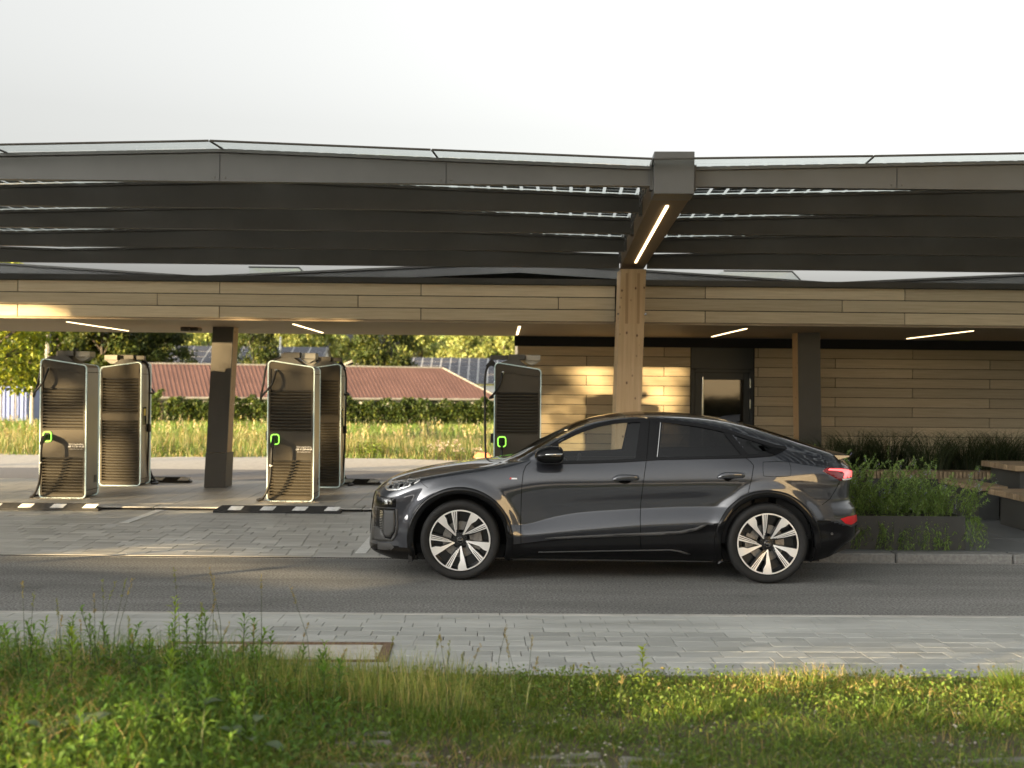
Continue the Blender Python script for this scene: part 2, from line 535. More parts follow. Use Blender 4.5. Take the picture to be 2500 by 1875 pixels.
# --- gravel collars under the chargers
def stones(name, x0, x1, y0, y1, z, n, r0, r1, mat, parent=None):
    V = []; Fc = []
    base = np.array([(1,0,0),(-1,0,0),(0,1,0),(0,-1,0),(0,0,1),(0,0,-1)], float)
    tri = np.array([(0,2,4),(2,1,4),(1,3,4),(3,0,4),(2,0,5),(1,2,5),(3,1,5),(0,3,5)])
    for i in range(n):
        r = rng.uniform(r0, r1)
        p = base * rng.uniform(.7, 1.3, (6, 3)) * r * np.array([1, 1, .7])
        a = rng.uniform(0, 6.28); c, s = math.cos(a), math.sin(a)
        p = p @ np.array([[c, s, 0], [-s, c, 0], [0, 0, 1]])
        p += (rng.uniform(x0, x1), rng.uniform(y0, y1), z + rng.uniform(0, r * .6))
        V.append(p); Fc.append(tri + 6 * i)
    me = np_mesh(name, np.concatenate(V), np.concatenate(Fc), mat)
    return link(name, me, parent)
# ================================================================== car
def paint_mat():
    m = pbsdf('car_paint', (.03, .03, .034), .32, .6, .5, 1.0, .012)
    m.node_tree.nodes['Principled BSDF'].inputs['Coat IOR'].default_value = 1.75
    b = m.node_tree.nodes['Principled BSDF']
    tc = N(m, 'ShaderNodeTexCoord')
    nz = N(m, 'ShaderNodeTexNoise'); nz.inputs['Scale'].default_value = 900; nz.inputs['Detail'].default_value = 1
    L(m, tc.outputs['Object'], nz.inputs['Vector'])
    rp = N(m, 'ShaderNodeValToRGB')
    rp.color_ramp.elements[0].color = (.021, .023, .029, 1); rp.color_ramp.elements[1].color = (.038, .041, .051, 1)
    L(m, nz.outputs['Fac'], rp.inputs[0]); L(m, rp.outputs[0], b.inputs['Base Color'])
    return m
M_PAINT = paint_mat()
M_GBLACK = pbsdf('gloss_black_trim', (.004, .004, .0045), .12, 0, .35)
M_MBLACK = pbsdf('matt_black_plastic', (.012, .012, .012), .6)
M_SEAM = pbsdf('panel_gap', (.002, .002, .002), .9, spec=.1)
M_DGREY = pbsdf('dark_grey_trim', (.06, .06, .06), .45, .3)
M_TYRE = noisy('tyre_rubber', (.007, .007, .007), (.013, .0125, .012), 30, rough=(.65, .85), bump=.15)
M_SILVER = pbsdf('machined_alloy', (.80, .785, .76), .33, .55)
M_RIMBLACK = pbsdf('rim_black', (.005, .005, .0055), .3, .1, coat=.4)
M_STEEL = noisy('brake_steel', (.20, .19, .175), (.28, .265, .25), 60, rough=(.35, .5), metal=1.0)
M_CHROME = pbsdf('bright_metal', (.75, .74, .72), .12, 1.0)
M_CGLASS = glass_mat('car_window_glass', (.86, .90, .90), .02)
M_TINT = glass_mat('tinted_window_glass', (.22, .23, .25), .015)
M_REDLENS = pbsdf('red_lens', (.16, .004, .006), .12, 0, .5, .8)
M_REDLIT = pbsdf('red_light_bar', (.85, .10, .10), .25, 0, .5, .8, emit=(1, .12, .12), estr=.45)
M_LAMPGL = glass_mat('headlight_glass', (.92, .94, .95), .08)
M_WHITE = pbsdf('white_paint_small', (.8, .8, .8), .4)
M_REDP = pbsdf('red_badge', (.55, .01, .015), .35)
M_SEAT = noisy('seat_leather', (.015, .015, .016), (.03, .03, .03), 25, rough=(.5, .7))
M_BULB = pbsdf('lamp_reflector', (.78, .77, .76), .22, .9)

def bspl_eval(P, ni, nj):
    """uniform cubic B-spline through a net with mirrored ends; returns dense grid"""
    def pad(A):
        mir = np.array([1, -1, 1.])
        a0 = A[1:2] * mir; a1 = A[-2:-1] * mir
        A = np.concatenate([a0, A, a1], 0)
        b0 = 2 * A[:, 0:1] - A[:, 1:2]; b1 = A[:, -2:-1] * mir
        return np.concatenate([b0, A, b1], 1)
    def basis(n, sub):
        t = np.linspace(0, n - 1, (n - 1) * sub + 1)
        k = np.minimum(t.astype(int), n - 2); u = t - k
        B = np.zeros((len(t), n + 2))
        w = [(1 - u) ** 3 / 6, (3 * u ** 3 - 6 * u ** 2 + 4) / 6, (-3 * u ** 3 + 3 * u ** 2 + 3 * u + 1) / 6, u ** 3 / 6]
        for q in range(4): B[np.arange(len(t)), k + q] += w[q]
        return B
    n, m = P.shape[:2]
    Q = P.copy()
    B1, C1 = basis(n, 1), basis(m, 1)
    for _ in range(3):
        cur = np.einsum('ai,ijk,bj->abk', B1, pad(Q), C1)
        Q = Q + .8 * (P - cur)
    return np.einsum('ai,ijk,bj->abk', basis(n, ni), pad(Q), basis(m, nj))

def car_surface():
    xs = [-.925,-.918,-.885,-.80,-.66,-.45,-.2,.05,.28,.45,.62,.86,1.15,1.42,1.7,2.0,2.3,2.6,2.889,3.15,3.4,3.58,3.71,3.79,3.825,3.835]
    W = [0,.30,.55,.73,.835,.898,.932,.945,.95,.95,.95,.95,.95,.95,.95,.95,.95,.95,.95,.945,.918,.868,.76,.58,.32,0]
    def I(t):
        xx, zz = zip(*t); return lambda x: float(np.interp(x, xx, zz))
    zl = [
     I([(-.925,.18),(-.66,.165),(.4,.20),(2.4,.195),(3.3,.2),(3.55,.24),(3.7,.30),(3.835,.33)]),
     I([(-.925,.235),(-.6,.24),(.5,.25),(1.5,.285),(2,.30),(2.9,.32),(3.4,.33),(3.7,.39),(3.835,.40)]),
     I([(-.925,.33),(-.6,.33),(.46,.345),(.62,.36),(.96,.41),(1.53,.442),(2.06,.472),(2.9,.49),(3.4,.48),(3.835,.48)]),
     I([(-.925,.45),(-.6,.44),(0,.45),(.59,.43),(.8,.45),(1.15,.485),(1.53,.52),(1.7,.537),(2.39,.575),(2.9,.58),(3.835,.585)]),
     I([(-.925,.57),(-.6,.55),(0,.58),(.45,.53),(.62,.515),(.8,.56),(1.0,.61),(1.53,.655),(2.15,.69),(2.9,.69),(3.4,.69),(3.835,.675)]),
     I([(-.925,.67),(-.6,.67),(0,.72),(.6,.70),(1.5,.765),(2.2,.80),(2.9,.81),(3.4,.80),(3.835,.77)]),
     I([(-.925,.75),(-.66,.765),(-.36,.83),(0,.87),(.6,.86),(1.5,.895),(2.0,.905),(2.9,.935),(3.4,.92),(3.835,.87)]),
     I([(-.925,.80),(-.8,.815),(-.66,.845),(-.365,.925),(0,.98),(.5,1.012),(1.1,1.02),(1.7,1.03),(2.27,1.045),(2.76,1.075),(3.36,1.07),(3.71,1.02),(3.835,.98)]),
     I([(-.925,.828),(-.8,.862),(-.66,.897),(-.4,.945),(-.2,.983),(0,1.018),(.2,1.05),(.4,1.08),(.6,1.112),(.8,1.12),(1.0,1.117),(1.53,1.138),(1.85,1.16),(2.69,1.185),(3.0,1.17),(3.3,1.14),(3.6,1.10),(3.835,1.055)])]
    zl.insert(5, lambda x, f=zl[4]: f(x) + .036)
    ins_side = [.11,.028,.022,.0,.046,.052,.046,.024,.036,.078]
    ins_frn = [.10,.02,.012,.008,.008,.009,.010,.012,.04,.105]
    ins_rear = [.10,.025,.022,.006,.012,.016,.022,.012,.03,.10]
    dxf = [.10,.0,-.008,.0,.008,.011,.018,.032,.055,.085]
    dxr = [-.12,-.005,.025,.026,.012,.0,-.038,-.045,-.03,-.02]
    cx = [-.815,-.79,-.735,-.63,-.47,-.27,-.08,.10,.29,.45] + xs[10:20] + [3.4,3.56,3.67,3.735,3.785,3.815]
    czt = I([(-.815,.842),(-.79,.862),(-.735,.897),(-.63,.937),(-.537,.965),(-.342,1.009),(-.106,1.049),(.134,1.08),(.3,1.090),(.40,1.098),(.45,1.121),(.62,1.222),
             (.734,1.285),(.973,1.406),(1.138,1.486),(1.328,1.536),(1.571,1.572),(1.75,1.584),(1.961,1.586),(2.26,1.571),(2.563,1.535),(2.92,1.455),(3.223,1.361),(3.463,1.279),(3.62,1.225),(3.68,1.203),(3.735,1.16),(3.785,1.12),(3.82,1.085)])
    dtop = I([(.62,1.135),(.672,1.145),(.844,1.256),(1.067,1.377),(1.294,1.461),(1.537,1.502),(1.65,1.515),(1.901,1.511),(2.172,1.485),(2.458,1.437),(2.74,1.355),(2.968,1.284),(3.15,1.235),(3.4,1.185),(3.58,1.145)])
    dty = I([(.62,.835),(.86,.79),(1.15,.735),(1.42,.705),(1.7,.695),(2.2,.695),(2.6,.705),(2.889,.725),(3.15,.735),(3.4,.715),(3.58,.68)])
    n = len(xs)
    P = np.zeros((n, 15, 3))
    for i in range(n):
        x = xs[i]
        f = np.interp(x, [-.9, -.78, -.6, -.4], [1, .9, .45, 0])
        r = np.interp(x, [3.3, 3.55, 3.72, 3.8], [0, .35, .8, 1])
        for j in range(10):
            a = np.interp(x, [-.9, .35, .75, 2.3, 2.75], [0, 0, 1, 1, 2])
            if a <= 1: ins = ins_frn[j] * (1 - a) + ins_side[j] * a
            else: ins = ins_side[j] * (2 - a) + ins_rear[j] * (a - 1)
            s = np.interp(W[i], [0, .5, .8], [0, .35, 1])
            P[i, j] = (x + dxf[j] * f + dxr[j] * r, max(0, W[i] - ins * s), zl[j](x))
        zc = czt(cx[i]); y8 = P[i, 9, 1]; x8 = P[i, 9, 0]; z8 = P[i, 9, 2]
        if x < .5 or i >= 22:
            for q, fr in enumerate((.84, .62, .42, .21, 0)):
                k = 1 - fr ** 2.2
                P[i, 10 + q] = (x8 + (cx[i] - x8) * (1 - fr) ** .8, y8 * fr, z8 + (zc - z8) * k)
        else:
            zt, yt = dtop(x), dty(x)
            P[i, 10] = (x, y8 + (yt - y8) * .46, z8 + (zt - z8) * .50)
            P[i, 11] = (x, yt, zt)
            P[i, 12] = (x, yt - .085, zt + (zc - zt) * .52)
            P[i, 13] = (x, yt * .48, zt + (zc - zt) * .88)
            P[i, 14] = (x, 0, zc)
    D = bspl_eval(P, 12, 8)
    # blistered wheel arches
    for wx in (0, 2.889):
        rr = np.hypot(D[..., 0] - wx, D[..., 2] - .375)
        t = np.clip((.60 - rr) / .11, 0, 1); t = t * t * (3 - 2 * t)
        D[..., 1] += .022 * t * (D[..., 1] > .6) * (D[..., 2] < 1.0)
    D[..., 1] = np.maximum(D[..., 1], 0)
    D[..., 1] *= -1          # near side is -y
    return D

def build_car():
    D = car_surface()
    n, m = D.shape[:2]
    V = D.reshape(-1, 3)
    idx = np.arange(n * m).reshape(n, m)
    Fq = np.stack([idx[:-1, :-1], idx[1:, :-1], idx[1:, 1:], idx[:-1, 1:]], -1).reshape(-1, 4)
    # smooth normals
    fn = np.cross(V[Fq[:, 2]] - V[Fq[:, 0]], V[Fq[:, 3]] - V[Fq[:, 1]])
    vn = np.zeros_like(V)
    for k in range(4): np.add.at(vn, Fq[:, k], fn)
    vn /= np.maximum(np.linalg.norm(vn, axis=1, keepdims=True), 1e-12)
    if np.mean(vn[:, 1] * np.sign(V[:, 1])) < 0:
        vn *= -1; Fq = Fq[:, ::-1]
    bvh = BVHTree.FromPolygons([tuple(v) for v in V], [tuple(f) for f in Fq])
    def side(x, z):
        """body point and normal of the near side seen straight on"""
        hit = bvh.ray_cast(Vector((x, -3, z)), Vector((0, 1, 0)))
        if hit[0] is None:
            nr = bvh.find_nearest(Vector((x, -.95, z)))
            return nr[0], Vector((0, -1, 0))
        f = Fq[hit[2]]
        d = 1 / (np.linalg.norm(V[f] - np.array(hit[0]), axis=1) + 1e-4)
        nn = (vn[f] * d[:, None]).sum(0)
        return hit[0], Vector(nn).normalized()
    def above(x, y):
        hit = bvh.ray_cast(Vector((x, -max(abs(y), 1e-4), 4)), Vector((0, 0, -1)))
        if hit[0] is None: return Vector((x, y, 1)), Vector((0, 0, 1))
        f = Fq[hit[2]]
        d = 1 / (np.linalg.norm(V[f] - np.array(hit[0]), axis=1) + 1e-4)
        nn = (vn[f] * d[:, None]).sum(0)
        sg = 1 if y > 0 else -1
        return Vector((hit[0].x, -sg * hit[0].y, hit[0].z)), Vector((nn[0], -sg * nn[1], nn[2])).normalized()
    root = empty('parked_car', (-.362, 12.505, .0), math.atan2(-.066, 2.882))
    tag(root, 'dark grey metallic coupe SUV parked on the asphalt lane, facing left', 'car')

    def mirror_y(me):
        bm = bmesh.new(); bm.from_mesh(me)
        for v in bm.verts: v.co.y *= -1
        bmesh.ops.reverse_faces(bm, faces=bm.faces[:])
        m2 = bpy.data.meshes.new(me.name)
        bm.to_mesh(m2); bm.free()
        for mt in me.materials: m2.materials.append(mt)
        m2.shade_smooth()
        return m2

    def front(y, z):
        hit = bvh.ray_cast(Vector((-3, -max(abs(y), 1e-3), z)), Vector((1, 0, 0)))
        if hit[0] is None: return Vector((-.9, y, z)), Vector((-1, 0, 0))
        sg = 1 if y > 0 else -1
        return Vector((hit[0].x, -sg * hit[0].y, hit[0].z)), Vector((-1, 0, 0))
    def patch(name, poly, mat, off=.001, step=.03, thick=0., top=False, parent=root, both=True, fold=0., label=None):
        """piece of skin with the outline poly, laid on the body; poly in (x,z), or (x,y) when top"""
        bm = bmesh.new()
        vs = [bm.verts.new((p[0], p[1], 0)) for p in poly]
        bm.faces.new(vs)
        xs_ = [p[0] for p in poly]; ys_ = [p[1] for p in poly]
        for a in range(2):
            lo, hi = (min(xs_), max(xs_)) if a == 0 else (min(ys_), max(ys_))
            k = int((hi - lo) / step)
            for q in range(1, k + 1):
                c = lo + (hi - lo) * q / (k + 1)
                co = (c, 0, 0) if a == 0 else (0, c, 0)
                no = (1, 0, 0) if a == 0 else (0, 1, 0)
                bmesh.ops.bisect_plane(bm, geom=bm.verts[:] + bm.edges[:] + bm.faces[:], plane_co=co, plane_no=no, dist=1e-6)
        nrm = {}
        bnd = [v for v in bm.verts if v.is_boundary]
        for v in bm.verts:
            p, nn = (front if top == 'front' else above if top else side)(v.co.x, v.co.y)
            v.co = Vector(p) + nn * off
            nrm[v] = nn
        bmesh.ops.triangulate(bm, faces=[f for f in bm.faces if len(f.verts) > 4])
        if fold:
            # rim turned inwards so that the piece has thickness
            be = [e for e in bm.edges if e.is_boundary]
            r = bmesh.ops.extrude_edge_only(bm, edges=be)
            for v in [g for g in r['geom'] if isinstance(g, bmesh.types.BMVert)]:
                near = min(bnd, key=lambda b: (b.co - v.co).length_squared)
                v.co = v.co - nrm[near] * fold
                nrm[v] = nrm[near]
        bm.verts.index_update()
        # orient outwards
        bm.normal_update()
        s = sum(f.normal.dot(nrm[f.verts[0]]) * f.calc_area() for f in bm.faces)
        if s < 0: bmesh.ops.reverse_faces(bm, faces=bm.faces[:])
        nl = [tuple(nrm[v]) for v in bm.verts]
        me = bpy.data.meshes.new(name)
        bm.to_mesh(me); bm.free()
        me.materials.append(mat)
        me.shade_smooth()
        if not fold: me.normals_split_custom_set_from_vertices(nl)
        o = link(name, me, parent)
        if label: o['label'] = label
        if both:
            link(name, mirror_y(me), parent)
        return o

    def ribbon(name, pts, w, mat, off=.0012, parent=root, both=True, top=False, dens=.02, closed=False):
        """narrow strip along a polyline in side view, laid on the body"""
        P2 = []
        pts = [Vector((p[0], p[1])) for p in pts]
        if closed: pts.append(pts[0])
        for a, b in zip(pts[:-1], pts[1:]):
            k = max(1, int((b - a).length / dens))
            P2 += [a.lerp(b, q / k) for q in range(k)]
        P2.append(pts[-1])
        vs = []; fs = []
        for i, p in enumerate(P2):
            t = (P2[min(i + 1, len(P2) - 1)] - P2[max(i - 1, 0)]).normalized()
            nn = Vector((-t.y, t.x))
            for s_ in (-.5, .5):
                q = p + nn * w * s_
                c, no = (above if top else side)(q.x, q.y)
                vs.append(Vector(c) + no * off)
        for i in range(len(P2) - 1):
            fs.append((2*i, 2*i+1, 2*i+3, 2*i+2))
        b = MB(); b.add(vs, fs)
        me = b.mesh(name, mat, True, fix=False)
        o = link(name, me, parent)
        if both: link(name, mirror_y(me), parent)
        return o

    def smooth_poly(pts, k=4, closed=False):
        """Catmull-Rom through the points"""
        n_ = len(pts); out = []
        rngi = range(n_ if closed else n_ - 1)
        for i in rngi:
            g = lambda q: Vector(pts[q % n_]) if closed else Vector(pts[max(0, min(n_ - 1, q))])
            p0, p1, p2, p3 = g(i-1), g(i), g(i+1), g(i+2)
            for q in range(k):
                t = q / k
                out.append(.5 * ((2*p1) + (p2-p0)*t + (2*p0-5*p1+4*p2-p3)*t*t + (3*p1-p0-3*p2+p3)*t**3))
        if not closed: out.append(Vector(pts[-1]))
        return [tuple(p) for p in out]

    # ---- outlines (x, z)
    belt = [(.735,1.135),(.85,1.126),(.978,1.120),(1.25,1.128),(1.526,1.141),(1.70,1.154),(1.851,1.165),(2.30,1.180),(2.687,1.191),(2.80,1.200),(2.93,1.232),(3.04,1.262)]
    dtop = [(.735,1.165),(.844,1.250),(.95,1.314),(1.067,1.373),(1.18,1.421),(1.294,1.457),(1.42,1.484),(1.537,1.499),(1.65,1.508),(1.80,1.511),(1.95,1.505),(2.172,1.482),(2.32,1.460),(2.458,1.433),(2.60,1.397),(2.74,1.352),(2.87,1.313),(2.968,1.284),(3.04,1.264)]
    def bel(x): return float(np.interp(x, [p[0] for p in belt], [p[1] for p in belt]))
    def top_(x): return float(np.interp(x, [p[0] for p in dtop], [p[1] for p in dtop]))
    def win(xa0, xa1, xb0, xb1, e=.0):
        """window outline between a front edge (xa0 at belt, xa1 at top) and a rear edge"""
        lo = [(xa0, bel(xa0))] + [(p[0], p[1]) for p in belt if xa0 + .03 < p[0] < xb0 - .03] + [(xb0, bel(xb0))]
        hi = [(xb1, top_(xb1))] + [(p[0], p[1]) for p in reversed(dtop) if xa1 + .03 < p[0] < xb1 - .03] + ([(xa1, top_(xa1))] if abs(xa1 - xa0) > .03 or top_(xa1) - bel(xa0) > .04 else [])
        return lo + hi
    g_front = win(.76, .79, 1.665, 1.725)
    g_rear = win(1.855, 1.90, 2.665, 2.505)
    g_quar = win(2.705, 2.545, 3.03, 3.03)[:-1]
    pillar = [(1.645,bel(1.645)),(1.868,bel(1.868)),(1.915,top_(1.915)),(1.706,top_(1.706))]
    ws = [(.455,0),(.47,-.35),(.53,-.62),(.60,-.735),(.70,-.745),(.86,-.72),(1.02,-.685),(1.16,-.635),(1.21,-.50),(1.235,-.25),(1.24,0)]
    ws = ws + [(x, -y) for x, y in reversed(ws[1:-1])]
    rw = [(2.72,0),(2.73,-.30),(2.78,-.52),(2.95,-.54),(3.2,-.55),(3.48,-.56),(3.54,-.50),(3.575,-.25),(3.58,0)]
    rw = rw + [(x, -y) for x, y in reversed(rw[1:-1])]
    sr = [(1.42,0),(1.40,-.35),(1.43,-.47),(2.45,-.47),(2.50,-.35),(2.52,0)]
    sr = sr + [(x, -y) for x, y in reversed(sr[1:-1])]

    def inside(px, pz, poly):
        c = np.zeros(px.shape, bool); k = len(poly)
        for i in range(k):
            x1, z1 = poly[i]; x2, z2 = poly[(i + 1) % k]
            if z1 == z2: continue
            t = ((z1 > pz) != (z2 > pz)) & (px < (x2 - x1) * (pz - z1) / (z2 - z1) + x1)
            c ^= t
        return c
    ctr = V[Fq].mean(1)
    kill = np.zeros(len(Fq), bool)
    upr = ctr[:, 2] > 1.05
    def all_in(poly, ax):
        return inside(ctr[:, 0], ctr[:, ax], poly)
    for g in (g_front, g_rear, g_quar): kill |= all_in(g, 2) & (ctr[:, 1] < -.6)
    kill |= all_in([(x, y if y < -.001 else y + .02) for x, y in ws], 1) & upr & (ctr[:, 2] > 1.1)
    kill |= all_in([(x, y if y < -.001 else y + .02) for x, y in rw], 1) & upr
    for wx in (0, 2.889):
        kill |= (np.hypot(ctr[:, 0] - wx, ctr[:, 2] - .375) < .455) & (ctr[:, 1] < -.5)
    keep = Fq[~kill]
    # body halves: paint above, black below
    lowx = [-1, -.66, -.44, .45, .55, .80, 1.2, 1.53, 2.0, 2.25, 2.44, 3.33, 3.45, 3.62, 3.74, 4]
    lowz = [.30, .30, .30, .345, .352, .385, .425, .445, .47, .535, .57, .59, .605, .545, .535, .535]
    def seam_z(x): return np.interp(x, lowx, lowz)
    cz = V[keep].mean(1)
    low = cz[:, 2] < seam_z(cz[:, 0])
    def shell(name, faces, mat):
        both = []
        for sgn in (1, -1):
            VV = V.copy(); VV[:, 1] *= sgn
            both.append((VV, faces if sgn == 1 else faces[:, ::-1], vn * np.array([1, sgn, 1])))
        VA = np.concatenate([b[0] for b in both]); NA = np.concatenate([b[2] for b in both])
        FA = np.concatenate([both[0][1], both[1][1] + len(V)])
        used, inv = np.unique(FA, return_inverse=True)
        me = np_mesh(name, VA[used], inv.reshape(FA.shape), mat, smooth=True)
        me.normals_split_custom_set_from_vertices([tuple(q) for q in NA[used]])
        return link(name, me, root)
    # ---- doors as their own skins, set a hair proud
    fcut = [(.575,.352),(.570,.573),(.574,.80),(.578,.90),(.590,1.02),(.615,1.08),(.66,1.118)]
    bcut = [(1.697,.452),(1.692,.584),(1.700,.75),(1.717,.919),(1.735,1.05),(1.752,1.152)]
    ccut = [(2.672,1.186),(2.725,1.145),(2.755,1.109),(2.735,1.0),(2.700,.855)]
    arc = []
    for q in range(9):
        a_ = R_(112 + q * 6.2); arc.append((2.889 + .512 * math.cos(a_), .375 + .512 * math.sin(a_)))
    fd = fcut + [(.735,1.122),(.978,1.112),(1.25,1.120),(1.526,1.133),(1.70,1.146)] + list(reversed([(x - .003, z) for x, z in bcut]))[1:]
    fd += [(1.53,seam_z(1.53)+.004),(1.2,.431),(.8,.392)]
    fd = [(x + (.003 if x < .7 else 0), z) for x, z in fd]
    rd = [(x + .003, z) for x, z in bcut] + [(1.851,1.158),(2.30,1.173),(2.60,1.184)] + [(x - .003, z) for x, z in ccut] + arc + [(2.30,.552),(2.22,.52),(2.05,.480)]
    hood = [(-.70,0),(-.69,-.30),(-.64,-.52),(-.55,-.66),(-.40,-.745),(-.10,-.795),(.20,-.82),(.40,-.825),(.46,-.78),(.44,-.62),(.39,-.40),(.37,0)]
    hood = hood + [(x, -y) for x, y in reversed(hood[1:-1])]
    kc = V[keep].mean(1)
    isd_f = inside(kc[:, 0], kc[:, 2], fd) & (kc[:, 1] < -.6) & ~low
    isd_r = inside(kc[:, 0], kc[:, 2], rd) & (kc[:, 1] < -.6) & ~low & ~isd_f
    is_h = inside(kc[:, 0], kc[:, 1], hood) & (kc[:, 2] > .78) & ~low & ~isd_f
    def one_side(name, faces, mat, sgn):
        used, inv = np.unique(faces, return_inverse=True)
        me = np_mesh(name, V[used] * np.array([1, sgn, 1]), inv.reshape(faces.shape) if sgn > 0 else inv.reshape(faces.shape)[:, ::-1], mat, smooth=True)
        me.normals_split_custom_set_from_vertices([tuple(q) for q in (vn * np.array([1, sgn, 1]))[used]])
        return link(name, me, root)
    door_f = one_side('front_door', keep[isd_f], M_PAINT, 1); one_side('front_door', keep[isd_f], M_PAINT, -1)
    door_r = one_side('rear_door', keep[isd_r], M_PAINT, 1); one_side('rear_door', keep[isd_r], M_PAINT, -1)
    shell('hood', keep[is_h], M_PAINT)
    shell('body', keep[~low & ~isd_f & ~isd_r & ~is_h], M_PAINT)
    tag(shell('lower_body_trim', keep[low], M_GBLACK), 'gloss black lower sills and bumper skirts')

    GAP = .006
    ribbon('panel_gap', fcut, GAP, M_SEAM)
    ribbon('panel_gap', bcut, GAP, M_SEAM)
    ribbon('panel_gap', ccut + arc[:1], GAP, M_SEAM)
    ribbon('panel_gap', [(1.793,1.508),(1.752,1.152)], .004, M_SEAM, off=.006)
    ribbon('panel_gap', [(1.697,.452),(1.700,.30)], GAP, M_SEAM)
    hl = hood[2:9]
    ribbon('panel_gap', hl, GAP, M_SEAM, top=True)
    ribbon('panel_gap', [(3.58,.966),(3.53,.88),(3.48,.80),(3.40,.742)], GAP, M_SEAM)
    ribbon('panel_gap', [(-.39,.93),(-.36,.90),(-.31,.862)], GAP * .7, M_SEAM)
    fl = smooth_poly([(2.845,1.12),(2.87,1.140),(3.07,1.142),(3.098,1.12),(3.10,1.04),(3.07,1.010),(2.87,1.008),(2.842,1.03)], 3, True)
    ribbon('panel_gap', fl, .004, M_SEAM, closed=True)
    patch('charge_flap', [(x * .985 + 2.97 * .015, z * .96 + 1.075 * .04) for x, z in fl], M_PAINT, .0012, .05)

    # ---- glass
    patch('front_side_window', g_front, M_CGLASS, -.004, .06)
    patch('rear_side_window', g_rear, M_TINT, -.004, .06, label='dark tinted rear side window')
    patch('quarter_window', g_quar, M_TINT, -.004, .06, label='dark tinted quarter window')
    patch('windscreen', ws, M_CGLASS, -.003, .09, top=True, both=False)
    patch('rear_windscreen', rw, M_TINT, -.003, .09, top=True, both=False)
    patch('glass_roof', sr, M_GBLACK, .002, .1, top=True, both=False)
    patch('door_pillar', pillar, M_GBLACK, .002, .05)
    out = [(x, z - .006) for x, z in belt]
    ribbon('window_trim', out, .030, M_GBLACK, .004)
    ribbon('window_trim', [(x, z + .004) for x, z in dtop], .034, M_GBLACK, .003)
    ribbon('window_trim', [(2.688,bel(2.688)+.004),(2.526,top_(2.526)-.004)], .058, M_GBLACK, .0015)
    ribbon('window_trim', [(.745,1.12),(.745,1.17)], .05, M_GBLACK, .003)
    patch('window_trim', [(2.82,1.180),(2.95,1.194),(3.05,1.228),(3.105,1.262),(3.085,1.282),(3.02,1.290),(2.96,1.276),(2.90,1.240),(2.82,1.212)], M_GBLACK, .006, .02)
    ribbon('bright_strip', [(1.853,bel(1.853)+.01),(1.898,top_(1.898)-.012)], .006, M_CHROME, .004)
    # ---- sill strips
    patch('sill_strip', [(.80,.405),(.90,.418),(1.2,.438),(1.53,.457),(2.05,.488),(2.20,.518),(2.29,.556),(2.33,.556),(2.24,.502),(2.10,.462),(1.7,.435),(1.53,.428),(1.2,.412),(.95,.398)], M_DGREY, .012, .06, fold=.012)
    patch('sill_strip', [(.74,.276),(1.53,.300),(1.99,.312),(2.08,.300),(2.17,.268),(2.15,.262),(2.05,.290),(1.97,.300),(1.53,.290),(.74,.268)], M_DGREY, .008, .06, fold=.008)

    # ---- wheel arches
    def arch(wx):
        a0, a1 = (-22, 200) if wx == 0 else (-4, 203)
        b = MB(); K = 56
        prof = [(.505, .000), (.500, .010), (.486, .014), (.450, .012), (.437, .004), (.434, -.05)]
        vs = []
        for q in range(K + 1):
            a = R_(a0 + (a1 - a0) * q / K)
            c = (math.cos(a), math.sin(a))
            for (r, d) in prof:
                p, nn = side(wx + max(r, .462) * c[0], max(.185, .375 + max(r, .462) * c[1]))
                vs.append((wx + r * c[0], p.y - d, .375 + r * c[1]))
        k = len(prof); fs = []
        for q in range(K):
            for i in range(k - 1):
                fs.append((q*k+i, q*k+i+1, (q+1)*k+i+1, (q+1)*k+i))
        b.add(vs, fs)
        me = b.mesh('wheel_arch_trim', M_GBLACK, True)
        link('wheel_arch_trim', me, root); link('wheel_arch_trim', mirror_y(me), root)
        b = MB()
        b.lathe_y([(-.905, .452), (-.60, .452), (-.58, .30), (-.58, .05)], 40, (wx, 0, .375))
        me = b.mesh('wheel_liner', M_MBLACK, True, fix=False)
        # keep the liner above the sill line only
        bm = bmesh.new(); bm.from_mesh(me)
        bmesh.ops.bisect_plane(bm, geom=bm.verts[:]+bm.edges[:]+bm.faces[:], plane_co=(0,0,.2), plane_no=(0,0,-1), clear_outer=True)
        bm.to_mesh(me); bm.free()
        link('wheel_liner', me, root); link('wheel_liner', mirror_y(me), root)
    arch(0); arch(2.889)

    # ---- wheels
    def wheel_meshes():
        out = []
        ty = MB()
        R = .376
        prof = [(.035,.284),(.012,.300),(.003,.322),(.000,.340),(.006,.358),(.020,.369),(.045,.3745),(.075,R),(.125,R+.0005),(.18,R),(.21,.3745),(.235,.368),(.25,.355),(.255,.33),(.24,.29),(.22,.28)]
        ty.lathe_y(prof, 72)
        # tread grooves and side ribs
        out.append(('tyre', ty.mesh('tyre', M_TYRE, 50), None))
        rb = MB()
        rb.lathe_y([(.030,.2865),(.020,.288),(.017,.282),(.020,.2755),(.060,.268),(.13,.262),(.22,.268),(.235,.286)], 72)
        rb.lathe_y([(.14,.262),(.15,.10),(.15,.0)], 48)
        out.append(('rim', rb.mesh('rim', M_RIMBLACK, 40), None))
        ring = MB()
        ring.lathe_y([(.0165,.2875),(.0125,.2865),(.0125,.2745),(.0185,.2735)], 72)
        out.append(('rim_edge', ring.mesh('rim_edge', M_SILVER, 40), 'rim'))
